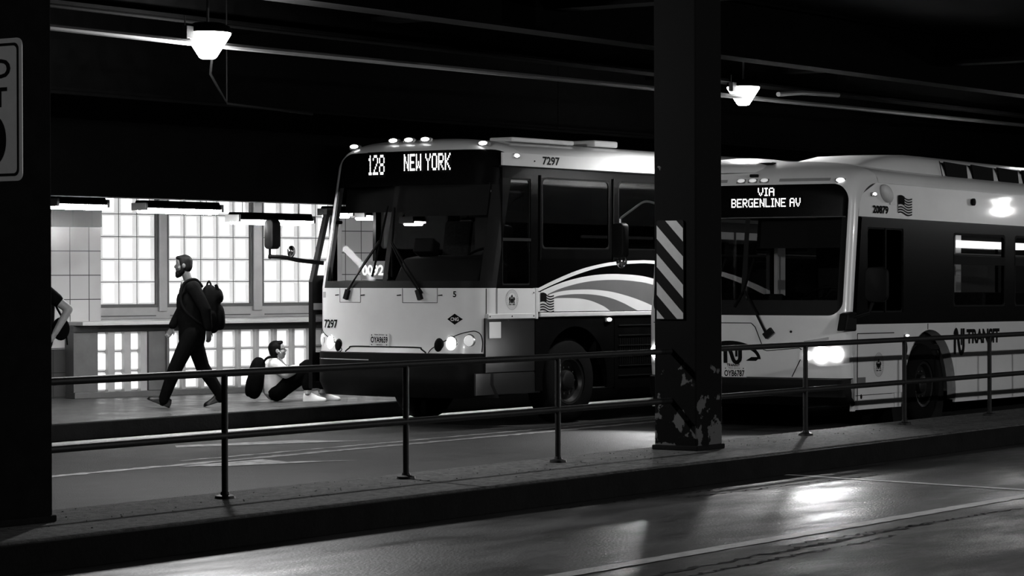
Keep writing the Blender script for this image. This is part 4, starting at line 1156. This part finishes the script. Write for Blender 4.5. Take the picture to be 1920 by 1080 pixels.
for i in range(9):
    x = 3.06 + i * .86
    if x > 10.8: break
    y = -1.182
    MB().prism([(x + .05, 3.20), (x + .74, 3.185), (x + .80, 2.97), (x + .14, 2.985)], 'y', y, y + .02).build('fairing_opening', 'vinyl_black', fr)
MB().tube([(2.95, -1.18, 3.2), (3.08, -1.19, 2.92)], .006, 6).tube([(3.08, -1.2, 2.915), (11.5, -1.2, 2.90)], .01, 6).build('fairing_seam', 'seam', fr)
# side details up by the driver
sp = lambda x0, z0, y=yS - .004: (lambda u, v: (x0 + u, y, z0 + v))
text_mb('20879', .095, sp(.97, 2.548), .43, .04).build('fleet_number', 'vinyl_black', b2)
flag(lambda u, v: (1.46 + u, yS - .004, 2.53 + v), .4, .2, b2)
marker((.78, yS - .008, 2.72), (0, 0, R(90)), b2, 'marker_dim', (.02, .1, .04))
mb = MB().ell((1.12, yS - .01, 2.74), (.16, .06, .09), 18, 10, (0, .45, 0)); mb.build('ear_cover', 'paint_white_dull', b2, smooth=True)
MB().box(1.24, 1.42, yS - .005, yS, 2.615, 2.735).build('notice_plate', 'paint_white', b2)
MB().lathe([(.045, 0), (.045, -.03), (0, -.035)], 12, (3.72, yS, 2.72), 'y').build('side_sensor', 'trim_black', b2)
text_mb('TRANSIT', .185, sp(4.07, 1.05), 1.08, .045).build('side_lettering', 'vinyl_black', b2)
nj(MB(), lambda u, v: (3.13 + u, yS - .004, .84 + v), .34, .31).build('side_emblem', 'vinyl_black', b2)
seal(lambda u, v: (.92 + u, yS - .004, .755 + v), .14, b2)
MB().ell((1.67, yS, .93), (.07, .012, .1), 16, 10).build('side_badge', 'vinyl_black', b2)
marker((1.7, yS - .008, 1.08), (0, 0, R(90)), b2, 'marker_dim', (.02, .12, .03))
MB().box(.36, .56, yS - .004, yS, .5, .62).build('locker_vent', 'vinyl_grey', b2)
MB().ell((.44, yS - .004, .4), (.02, .01, .028), 10, 8).build('locker_latch', 'seam', b2)
# mirrors
MB().prism([(.02, 1.35), (.16, 1.37), (.26, 1.37), (.26, 1.15), (-.06, 1.15)], 'y', -1.33, -1.22).build('mirror_bracket', 'trim_black', b2, bevel=.02)
mirror_head((.42, -1.5, 1.68), (.12, .26, .4), R(10), b2)
MB().tube([(.15, -1.3, 1.3), (.38, -1.42, 1.36), (.42, -1.46, 1.5)], .022, 8).build('mirror_arm', 'trim_black', b2, smooth=True)
MB().tube(smooth_line([(.2, 1.25, 2.64), (.12, 1.36, 2.66), (.06, 1.5, 2.56), (.0, 1.62, 2.46)], 5), .014, 8).tube([(.0, 1.62, 2.46), (.0, 1.62, 2.3)], .016, 8).build('mirror_arm', 'alloy', b2, smooth=True)
mirror_head((0, 1.62, 2.2), (.12, .18, .42), R(-10), b2)
MB().ell((.0, 1.6, 1.95), (.05, .07, .075), 14, 10).build('convex_mirror', 'chrome', b2, smooth=True)
# curb side and shell
wc = [(x, x + 1.6, 1.35, 2.34) for x in (1.7, 3.6, 5.5, 7.4, 9.3)]
band(.3, L2, 1.225, 2.458, wc, HW - .05, .05, 'curb_window_band', 'paint_black', b2, front=lambda z: XS2(z) + .05)
for h in wc: pane('curb_window', *h, HW - .02, 'glass_tint', b2, r=.06)
side_panel(arch_poly(.29, L2, .25, 1.225, c2, r2, .36), HW - .03, HW, 'curb_side_panel', 'paint_white', b2)
MB().box(L2 - .05, L2, -HW, HW, .4, 3.0).build('rear_panel', 'paint_white', b2, bevel=.02)
MB().box(.35, L2 - .06, -.82, .82, .3, .38).box(3.25, L2 - .06, -1.22, 1.22, .3, .38).box(.5, 1.5, -1.22, 1.22, .3, .38).build('cabin_floor', 'interior_dark', b2)
MB().box(1.55, 3.2, -1.2, -.8, .9, .96).box(1.55, 3.2, .8, 1.2, .9, .96).box(1.55, 3.2, -.82, -.8, .3, .96).box(1.55, 3.2, .8, .82, .3, .96).build('wheel_housing', 'interior_dark', b2)
MB().box(.8, L2 - .06, -1.22, 1.22, 2.5, 2.54).build('cabin_ceiling', 'interior_grey', b2)
MB().prism([(1.1, 2.26), (1.19, 2.26), (1.19, 2.36), (1.03, 2.36)], 'x', 5.0, 11.6).build('cabin_light', 'cabin_light', b2)
MB().prism([(-1.12, 2.36), (-1.19, 2.36), (-1.19, 2.48), (-1.0, 2.48)], 'x', 3.1, 10.9).build('cabin_light', 'cabin_light_dim', b2)
MB().box(1.75, 1.8, -1.22, -.1, .38, 2.5).build('driver_partition', 'interior_dark', b2)
mb = MB()
for x in (3.3, 5.3, 7.2, 9.1): mb.box(x, x + .22, 1.19, 1.24, .9, 2.5)
mb.box(3.3, 11, 1.19, 1.24, .38, 1.3); mb.build('wall_lining', 'interior_light', b2)
for x, y in ((3.55, -.35), (4.3, .4), (5.4, -.35), (6.6, .4)):
    MB().tube([(x, y, .38), (x, y, 2.5)], .018, 8).build('grab_pole', 'alloy', b2, smooth=True)
for y in (-.4, .4): MB().tube([(4.6, y, 2.1), (11, y, 2.1)], .016, 8).build('grab_rail', 'alloy', b2, smooth=True)
seat(1.2, -.72, .55, b2, 'seat_fabric', .75)
for i in range(7):
    for y in (-.95, .95): seat(3.9 + i * .9, y, .5, b2, 'seat_fabric', .62)
dash = MB().prism([(.2, 1.0), (.2, 1.36), (.45, 1.42), (.72, 1.3), (.72, 1.0)], 'y', -1.2, 0).prism([(.2, .4), (.2, 1.3), (.36, 1.32), (.36, .4)], 'y', 0, 1.2)
dash.build('dashboard', 'interior_dark', b2, bevel=.03, smooth=True)
MB().obox((.6, -.12, 1.45), (.15, .25, .22), (0, .3, 0)).build('fare_box', 'interior_dark', b2, bevel=.02)
steering_wheel((.72, -.68, 1.52), .25, -.55, b2)
MB().prism([(.36, 2.1), (.39, 2.1), (.44, 2.44), (.41, 2.44)], 'y', -1.18, 0).build('sun_visor', 'interior_dark', b2)
for (py, pz, ty, tz) in ((-.32, 1.12, -.02, 1.62), (.75, 1.16, .35, 1.66)):
    arm = MB().tube([(X2(py, pz) - .03, py, pz), (X2(py, 1.35) - .05, py + (ty - py) * .4, 1.35), (X2(ty, tz) - .03, ty, tz)], .015, 6).obox((X2(py, pz) - .025, py - .03, pz + .0), (.05, .07, .12), (.9, 0, 0))
    o = arm.build('wiper', 'trim_black', b2)
    MB().tube([(X2(ty, 1.45) - .02, ty + .12, 1.42), (X2(ty, tz) - .025, ty, tz), (X2(ty, 1.95) - .02, ty - .1, 1.98)], .013, 6).build('wiper_blade', 'rubber', o)
for x, w0 in ((2.36, 0), (9.9, .08)):
    for s in (-1, 1): 
        o = wheel(x, s * 1.1, .49, .29, b2, s); o.location.z = w0
for s in (-1, 1): MB().lathe([(.78, -.2), (.78, .2)], 32, (c2, s * .95, .36), 'y').build('wheel_well', 'interior_dark', b2)

# ------------------------------------------------------------------ people
def capsule(mb, p, q, r0, r1, n=12):
    p, q = Vector(p), Vector(q); d = q - p; L = d.length
    if L < 1e-6: return mb.ell(p, (r0,) * 3, n, 8)
    pts, rs = [], []
    d.normalize()
    for a in (90, 60, 30): pts.append(p - d * r0 * sin(R(a))); rs.append(max(.001, r0 * cos(R(a))))
    pts.append(p); rs.append(r0); pts.append(q); rs.append(r1)
    for a in (30, 60, 90): pts.append(q + d * r1 * sin(R(a))); rs.append(max(.001, r1 * cos(R(a))))
    return mb.tube(pts, rs, n)
def chain(mb, pts):
    for (p, r0), (q, r1) in zip(pts, pts[1:]): capsule(mb, p, q, r0, r1)
    return mb
def head(mb, c, pitch=0.0, yaw=0.0, s=1.0):
    """skull with brow, sockets, nose, lips, chin and ears; faces +x"""
    m = Euler((0, -pitch, yaw)).to_matrix(); c = Vector(c)
    T = lambda p: c + m @ (Vector(p) * s)
    def E(p, r, rot=(0, 0, 0)):
        q = MB().ell(p, r, 16, 10, rot); mb.add([T(v) for v in q.v], q.f)
    E((-.012, 0, .025), (.098, .077, .098)); E((.02, 0, -.035), (.068, .06, .085)); E((.04, 0, -.088), (.035, .036, .03))
    E((.066, 0, .022), (.022, .05, .014)); E((.06, 0, .05), (.03, .052, .035))
    q = MB().tube([(.078, 0, .02), (.104, 0, -.022)], [.009, .016], 8); mb.add([T(v) for v in q.v], q.f)
    E((.098, 0, -.027), (.014, .018, .011))
    E((.082, 0, -.058), (.013, .024, .007)); E((.08, 0, -.07), (.013, .022, .007))
    for y in (-1, 1):
        E((.074, y * .03, .008), (.012, .014, .01)); E((-.004, y * .078, -.008), (.022, .01, .034), (0, .2, 0)); E((.05, y * .04, -.03), (.028, .025, .03))
    return T
def hand(mb, wrist, fwd, palm, curl=.5, s=1.0, side=1):
    """palm with four unequal bent fingers and a thumb"""
    f = Vector(fwd).normalized(); n = Vector(palm).normalized(); n = (n - f * n.dot(f)).normalized(); l = n.cross(f) * side
    w = Vector(wrist)
    for k in (-1, 0, 1): capsule(mb, w + l * .018 * k, w + f * .085 * s + l * .026 * k, .017, .014, 8)
    for i, (ln, o) in enumerate(((.07, .032), (.08, .011), (.075, -.011), (.058, -.031))):
        p = w + f * .088 * s + l * o; d = f; r = .0095
        for j, k in enumerate((.45, .32, .23)):
            d = (d * cos(curl * (.6 + .5 * j)) + n * sin(curl * (.6 + .5 * j))).normalized()
            q = p + d * ln * k * s; capsule(mb, p, q, r, r - .001, 8); p = q; r -= .0008
    p = w + f * .02 + l * .025; d = (l * .7 + f * .7 + n * .25).normalized(); q = p + d * .045; capsule(mb, p, q, .014, .011, 8)
    d2 = (f * .85 + l * .25 + n * .4).normalized(); capsule(mb, q, q + d2 * .035, .0105, .009, 8)
    return mb
def shoe(name, m, heel, toe, up, parent, r=.045):
    h, t = Vector(heel), Vector(toe); u = Vector(up).normalized(); d = (t - h).normalized(); l = d.cross(u)
    mb = MB()
    def P(x, y, z): return h + d * x + l * y + u * z
    L = (t - h).length; rows = []
    for k, (x, wd, ht) in enumerate(((-.012, .02, .06), (0, .035, .1), (.05, .04, .115), (.1, .04, .11), (.14, .043, .085), (.18, .047, .066), (.22, .048, .054), (.255, .042, .046), (.278, .03, .036), (.288, .014, .022))):
        x = x * L / .285
        rows.append([P(x, wd * cos(a) * (1.0 if sin(a) < .3 else .85), max(0, sin(a)) * ht) for a in lin(-.25, pi + .25, 10)])
    mb.grid(rows); mb.add(rows[0], [tuple(range(11))]); mb.add(rows[-1], [tuple(range(11))])
    mb.add([q for r_ in rows for q in (r_[0], r_[-1])], [(2 * i, 2 * i + 1, 2 * i + 3, 2 * i + 2) for i in range(len(rows) - 1)])
    o = mb.build(name, m, parent, smooth=True)
    sole = [P(x * L / .285, y, -.004) for x, y in ((-.012, 0), (0, .036), (.1, .036), (.2, .049), (.27, .035), (.292, 0), (.27, -.035), (.2, -.046), (.1, -.035), (0, -.036))]
    top = [p + u * .018 for p in sole]; n = len(sole)
    MB().add(sole + top, [tuple(range(n))[::-1], tuple(range(n, 2 * n))] + [(i, (i + 1) % n, n + (i + 1) % n, n + i) for i in range(n)]).build('sole', m if m == 'shoe_white' else 'rubber', o)
    return o
def hair_cap(parent, T, cut=.0, back=-.06, grow=1.09, beard=False):
    mb = MB()
    def E(p, r, rot=(0, 0, 0)):
        q = MB().ell(p, r, 20, 14, rot); mb.add([T(v) for v in q.v], q.f)
    E((-.02, 0, .04), (.098, .081, .094)); E((-.045, 0, .0), (.07, .079, .09)); E((.028, 0, .088), (.06, .062, .034)); E((.06, 0, .092), (.032, .045, .026))
    for y in (-1, 1): E((.01, y * .066, .03), (.03, .016, .05))
    o = mb.build('hair', 'hair', parent, remesh=.008)
    if beard:
        mb = MB(); E((.052, 0, -.098), (.046, .05, .048)); E((.02, 0, -.075), (.058, .068, .045)); E((.078, 0, -.05), (.018, .032, .01)); E((.068, 0, -.125), (.03, .036, .03))
        for y in (-1, 1): E((.012, y * .066, -.035), (.024, .014, .05))
        mb.build('beard', 'hair', parent, remesh=.007)
    return o

# the man walking past the glass block wall, in profile to the left
HD = math.atan2(.824, -.566)      # world heading of "left in view" (away from the camera's right)
HD = math.atan2(-(-.824), -(.566))
wm = thing('person', 'bearded man in dark clothes walking left with a backpack', 'person', (24.62, 21.72, PZ), (0, 0, HD + R(8)))
J = dict(pel=(-.045, 0, .93), ch=(-.055, 0, 1.28), nk=(-.005, 0, 1.53), shL=(-.06, .19, 1.46), shR=(-.05, -.19, 1.46), elL=(-.20, .26, 1.2), elR=(.07, -.25, 1.2), wrL=(-.235, .25, .945), wrR=(.19, -.2, .97),
         hpL=(-.04, .09, .9), hpR=(-.04, -.09, .9), knL=(.17, .1, .47), anL=(.29, .1, .1), knR=(-.17, -.1, .49), anR=(-.40, -.1, .125))
mb = MB()
chain(mb, [(J['pel'], .14), (J['ch'], .14)]); chain(mb, [(J['ch'], .13), (J['nk'], .055), ((.03, 0, 1.64), .055)])
for s in 'LR':
    chain(mb, [(J['sh' + s], .06), (J['el' + s], .045), (J['wr' + s], .03)])
    chain(mb, [(J['hp' + s], .09), (J['kn' + s], .06), (J['an' + s], .045)])
    hand(mb, J['wr' + s], (Vector(J['wr' + s]) - Vector(J['el' + s])) + Vector((.02, 0, 0)), (.3 if s == 'R' else .5, -.8 if s == 'L' else .8, 0), .45, 1.0, 1 if s == 'R' else -1)
T = head(mb, (.062, 0, 1.735), 0)
body = mb.build('body', 'skin_dark', wm, remesh=.009)
hair_cap(wm, T, beard=True)
mb = MB()
chain(mb, [(J['pel'], .165), ((-.03, 0, 1.1), .165), (J['ch'], .165)]); chain(mb, [((-.03, 0, 1.36), .13), ((-.01, 0, 1.5), .085)])
chain(mb, [((.0, 0, 1.1), .14), ((.02, 0, 1.32), .13)]); chain(mb, [(J['shL'], .09), (J['shR'], .09)]); chain(mb, [((-.04, 0, .83), .165), (J['pel'], .17)])
for s in 'LR': chain(mb, [(J['sh' + s], .088), (J['el' + s], .07), (tuple(Vector(J['wr' + s]) + Vector((0, 0, .03))), .052)])
mb.build('jacket', 'cloth_black', wm, remesh=.012)
mb = MB()
chain(mb, [((-.04, 0, .95), .15), ((-.04, 0, .86), .15)])
for s in 'LR': chain(mb, [(J['hp' + s], .115), (J['kn' + s], .088), (tuple(Vector(J['an' + s]) + Vector((.01, 0, .02))), .066), (tuple(Vector(J['an' + s]) + Vector((.02, 0, -.015))), .066)])
mb.build('trousers', 'cloth_dark', wm, remesh=.012)
shoe('shoe', 'shoe_black', (.245, .1, .005), (.5, .1, .11), (-.38, 0, .92), wm)
shoe('shoe', 'shoe_black', (-.45, -.1, .085), (-.19, -.1, .005), (.28, 0, .96), wm)
mb = MB(); chain(mb, [((.06, -.03, 1.53), .03), ((.085, 0, 1.47), .02), ((.06, .05, 1.52), .03)]); mb.build('collar', 'cloth_mid', wm, remesh=.008)
bp = thing('backpack', 'black backpack worn by the walking man', 'backpack', wm.location, wm.rotation_euler)
def pillow(p):
    q = 2.6; n = (abs(p.x) ** q + abs(p.y) ** q + abs(p.z) ** q) ** (1 / q); return p / n
mb = MB()
mb.ell((-.27, 0, 1.2), (.115, .17, .3), 24, 16, (0, .07, 0), fn=pillow).ell((-.375, 0, 1.1), (.07, .14, .16), 20, 12, (0, .07, 0), fn=pillow).ell((-.34, 0, 1.36), (.085, .15, .1), 20, 12, (0, .25, 0), fn=pillow)
for y in (-1, 1): mb.ell((-.27, y * .17, 1.08), (.07, .035, .1), 14, 10, fn=pillow)
mb.build('pack', 'cloth_black', bp, remesh=.011)
for y in (-.12, .12):
    p = smooth_line([(-.17, y, 1.47), (-.08, y * 1.15, 1.565), (.05, y * 1.25, 1.52), (.1, y * 1.4, 1.38), (.07, y * 1.6, 1.22), (-.06, y * 1.75, 1.08), (-.18, y * 1.3, 1.0)], 5)
    MB().tube(p, .017, 8).build('strap', 'cloth_dark', bp, smooth=True)
MB().tube([(-.36, .1, 1.42), (-.33, .11, 1.5)], .02, 8).build('bottle_top', 'cloth_dark', bp, smooth=True)
MB().tube(smooth_line([(-.22, -.03, 1.48), (-.25, 0, 1.54), (-.28, .03, 1.48)], 6), .012, 8).build('handle', 'cloth_black', bp, smooth=True)

# the man sitting on the platform floor, looking right
sm = thing('person', 'man in white jacket sitting on the platform floor by the coach door', 'person', (26.41, 21.77, PZ), (0, 0, HD + pi + R(6)))
K = dict(pel=(-.05, 0, .13), ch=(-.06, 0, .36), nk=(-.02, 0, .51), shL=(-.05, .17, .465), shR=(-.05, -.17, .465), elL=(.1, .22, .36), elR=(.08, -.24, .37), wrL=(.3, .1, .44), wrR=(.27, -.12, .43),
         hpL=(.0, .1, .13), hpR=(.0, -.1, .13), knL=(.46, .13, .42), knR=(.36, -.13, .45), anL=(.55, .13, .1), anR=(.36, -.14, .1))
mb = MB()
chain(mb, [(K['pel'], .13), (K['ch'], .13)]); chain(mb, [(K['ch'], .12), (K['nk'], .055), ((-.01, 0, .57), .055)])
for s in 'LR':
    chain(mb, [(K['sh' + s], .06), (K['el' + s], .045), (K['wr' + s], .03)]); chain(mb, [(K['hp' + s], .09), (K['kn' + s], .06), (K['an' + s], .042)])
    hand(mb, K['wr' + s], (.9, .15 if s == 'R' else -.15, -.05), (0, 0, -1), .55, 1.0, -1 if s == 'R' else 1)
T = head(mb, (-.015, 0, .65), .22)
mb.build('body', 'skin', sm, remesh=.009)
hair_cap(sm, T)
mb = MB()
chain(mb, [((-.05, 0, .17), .165), ((-.04, 0, .28), .175), (K['ch'], .165)]); chain(mb, [((-.05, 0, .4), .135), ((-.03, 0, .49), .09)]); chain(mb, [(K['shL'], .085), (K['shR'], .085)])
for s in 'LR': chain(mb, [(K['sh' + s], .085), (K['el' + s], .075), (K['wr' + s], .052)])
mb.build('jacket', 'cloth_white', sm, remesh=.012)
MB().tube(smooth_line([(-.02, -.1, .55), (.05, -.06, .48), (.09, 0, .43), (.05, .06, .48), (-.02, .1, .55)], 6), .022, 8).build('collar', 'cloth_mid', sm, smooth=True)
mb = MB(); chain(mb, [((-.03, -.06, .13), .13), ((-.03, .06, .13), .13)])
for s in 'LR': chain(mb, [(K['hp' + s], .115), (K['kn' + s], .09), (tuple(Vector(K['an' + s]) + Vector((0, 0, .1))), .075)])
mb.build('trousers', 'cloth_black', sm, remesh=.012)
for s in 'LR':
    a = Vector(K['an' + s]); shoe('shoe', 'shoe_white', (a.x - .05, a.y, .006), (a.x + .235, a.y + (-.03 if s == 'R' else .03), .006), (0, 0, 1), sm)
    mb = MB().tube([a, a + Vector((0, 0, .1))], .046, 12); mb.build('sock', 'cloth_white', sm, smooth=True)
mb = MB().tube([T((.07, .05, .012)), T((.0, .08, .012))], .004, 6).tube([T((.07, -.05, .012)), T((.0, -.08, .012))], .004, 6)
for y in (-.03, .03):
    mb.tube([T((.092, y + .022 * cos(2 * pi * i / 14), .008 + .016 * sin(2 * pi * i / 14))) for i in range(15)], .003, 5, caps=False)
mb.build('glasses', 'strap_grey', sm)
mb = MB().ell(T((.012, -.085, -.012)), (.01, .008, .01), 8, 6).tube([T((.012, -.086, -.014)), T((.03, -.084, -.04))], .005, 6); mb.build('earphone', 'shoe_white', sm)
b3 = thing('backpack', 'black backpack behind the sitting man in white jacket', 'backpack', sm.location, sm.rotation_euler)
mb = MB().ell((-.29, 0, .3), (.11, .17, .27), 24, 16, (0, .16, 0), fn=pillow).ell((-.37, 0, .2), (.06, .13, .14), 18, 12, (0, .16, 0), fn=pillow)
mb.build('pack', 'cloth_black', b3, remesh=.011)
for y in (-.12, .12): MB().tube(smooth_line([(-.2, y, .5), (-.14, y * 1.2, .56), (-.02, y * 1.3, .57)], 5), .012, 8).build('strap', 'cloth_black', b3, smooth=True)

# the person half hidden by the left column: only a bent arm shows
hp = thing('person', 'person in dark shirt mostly hidden behind the left column, elbow showing', 'person', (21.6, 21.25, PZ), (0, 0, HD + R(20)))
Q = dict(pel=(0, 0, .95), ch=(-.01, 0, 1.28), nk=(.0, 0, 1.5), shL=(-.02, .19, 1.44), shR=(0, -.19, 1.44), elL=(-.27, .25, 1.24), elR=(.05, -.26, 1.18), wrL=(-.12, .26, .98), wrR=(.2, -.18, 1.02), hpL=(0, .09, .92), hpR=(0, -.09, .92), knL=(.02, .1, .5), knR=(.02, -.1, .5), anL=(-.02, .1, .09), anR=(-.02, -.1, .09))
mb = MB(); chain(mb, [(Q['pel'], .13), (Q['ch'], .13)]); chain(mb, [(Q['ch'], .12), (Q['nk'], .055), ((.02, 0, 1.6), .055)])
for s in 'LR':
    chain(mb, [(Q['sh' + s], .065), (Q['el' + s], .05), (Q['wr' + s], .034)]); chain(mb, [(Q['hp' + s], .09), (Q['kn' + s], .06), (Q['an' + s], .045)])
    hand(mb, Q['wr' + s], (Vector(Q['wr' + s]) - Vector(Q['el' + s])), (.6, -.5 if s == 'L' else .5, 0), .5, 1.0, 1 if s == 'R' else -1)
T = head(mb, (.05, 0, 1.69)); mb.build('body', 'skin', hp, remesh=.009); hair_cap(hp, T)
mb = MB(); chain(mb, [((0, 0, .92), .15), (Q['ch'], .155)]); chain(mb, [(Q['ch'], .14), ((0, 0, 1.48), .08)]); chain(mb, [(Q['shL'], .085), (Q['shR'], .085)])
for s in 'LR': chain(mb, [(Q['sh' + s], .085), (tuple(Vector(Q['sh' + s]).lerp(Vector(Q['el' + s]), .5)), .075)])
mb.build('shirt', 'cloth_dark', hp, remesh=.012)
mb = MB(); chain(mb, [((0, 0, .96), .145), ((0, 0, .88), .145)])
for s in 'LR': chain(mb, [(Q['hp' + s], .11), (Q['kn' + s], .085), (Q['an' + s], .07)])
mb.build('trousers', 'cloth_dark', hp, remesh=.012)
for y in (-.1, .1): shoe('shoe', 'shoe_black', (-.08, y, .006), (.2, y, .006), (0, 0, 1), hp)
b4 = thing('shoulder_bag', 'small dark bag hanging at the hip of the person behind the left column', 'bag', hp.location, hp.rotation_euler)
mb = MB(); mb.ell((-.2, .16, 1.02), (.1, .05, .13), 16, 10); mb.build('bag', 'cloth_black', b4, smooth=True)
MB().tube(smooth_line([(-.22, .15, 1.14), (-.1, .2, 1.35), (.0, .1, 1.58)], 6), .012, 6).tube([(-.26, .17, .95), (-.27, .17, .84)], .009, 6).build('strap', 'cloth_black', b4, smooth=True)

# the bus driver behind the wheel of the transit bus
M2 = Matrix.Translation(b2.location) @ Euler(b2.rotation_euler).to_matrix().to_4x4()
p = M2 @ Vector((1.42, -.7, .55))
dr = thing('person', 'driver in dark jacket sitting at the wheel of the transit bus', 'person', p, (0, 0, b2.rotation_euler.z + pi))
D = dict(pel=(.0, 0, .55), ch=(.0, 0, .85), nk=(.02, 0, 1.02), shL=(.02, .19, .98), shR=(.02, -.19, .98), elL=(.22, .25, .76), elR=(.22, -.25, .76), wrL=(.46, .14, .92), wrR=(.46, -.14, .92), hpL=(.04, .09, .53), hpR=(.04, -.09, .53), knL=(.46, .12, .52), knR=(.46, -.12, .52), anL=(.56, .12, .1), anR=(.56, -.12, .1))
mb = MB(); chain(mb, [(D['pel'], .13), (D['ch'], .13)]); chain(mb, [(D['ch'], .12), (D['nk'], .055), ((.05, 0, 1.12), .055)])
for s in 'LR':
    chain(mb, [(D['sh' + s], .06), (D['el' + s], .045), (D['wr' + s], .03)]); chain(mb, [(D['hp' + s], .09), (D['kn' + s], .06), (D['an' + s], .045)])
    hand(mb, D['wr' + s], (1, 0, .2), (0, 0, -1), .7, 1.0, -1 if s == 'R' else 1)
T = head(mb, (.08, 0, 1.22)); mb.build('body', 'skin_dark', dr, remesh=.01); hair_cap(dr, T)
mb = MB(); chain(mb, [(D['pel'], .15), (D['ch'], .155)]); chain(mb, [(D['shL'], .085), (D['shR'], .085)])
for s in 'LR': chain(mb, [(D['sh' + s], .085), (D['el' + s], .068), (D['wr' + s], .05)])
mb.build('jacket', 'cloth_dark', dr, remesh=.013)
mb = MB(); chain(mb, [((0, -.05, .53), .13), ((0, .05, .53), .13)])
for s in 'LR': chain(mb, [(D['hp' + s], .11), (D['kn' + s], .085), (D['an' + s], .07)])
mb.build('trousers', 'cloth_black', dr, remesh=.013)
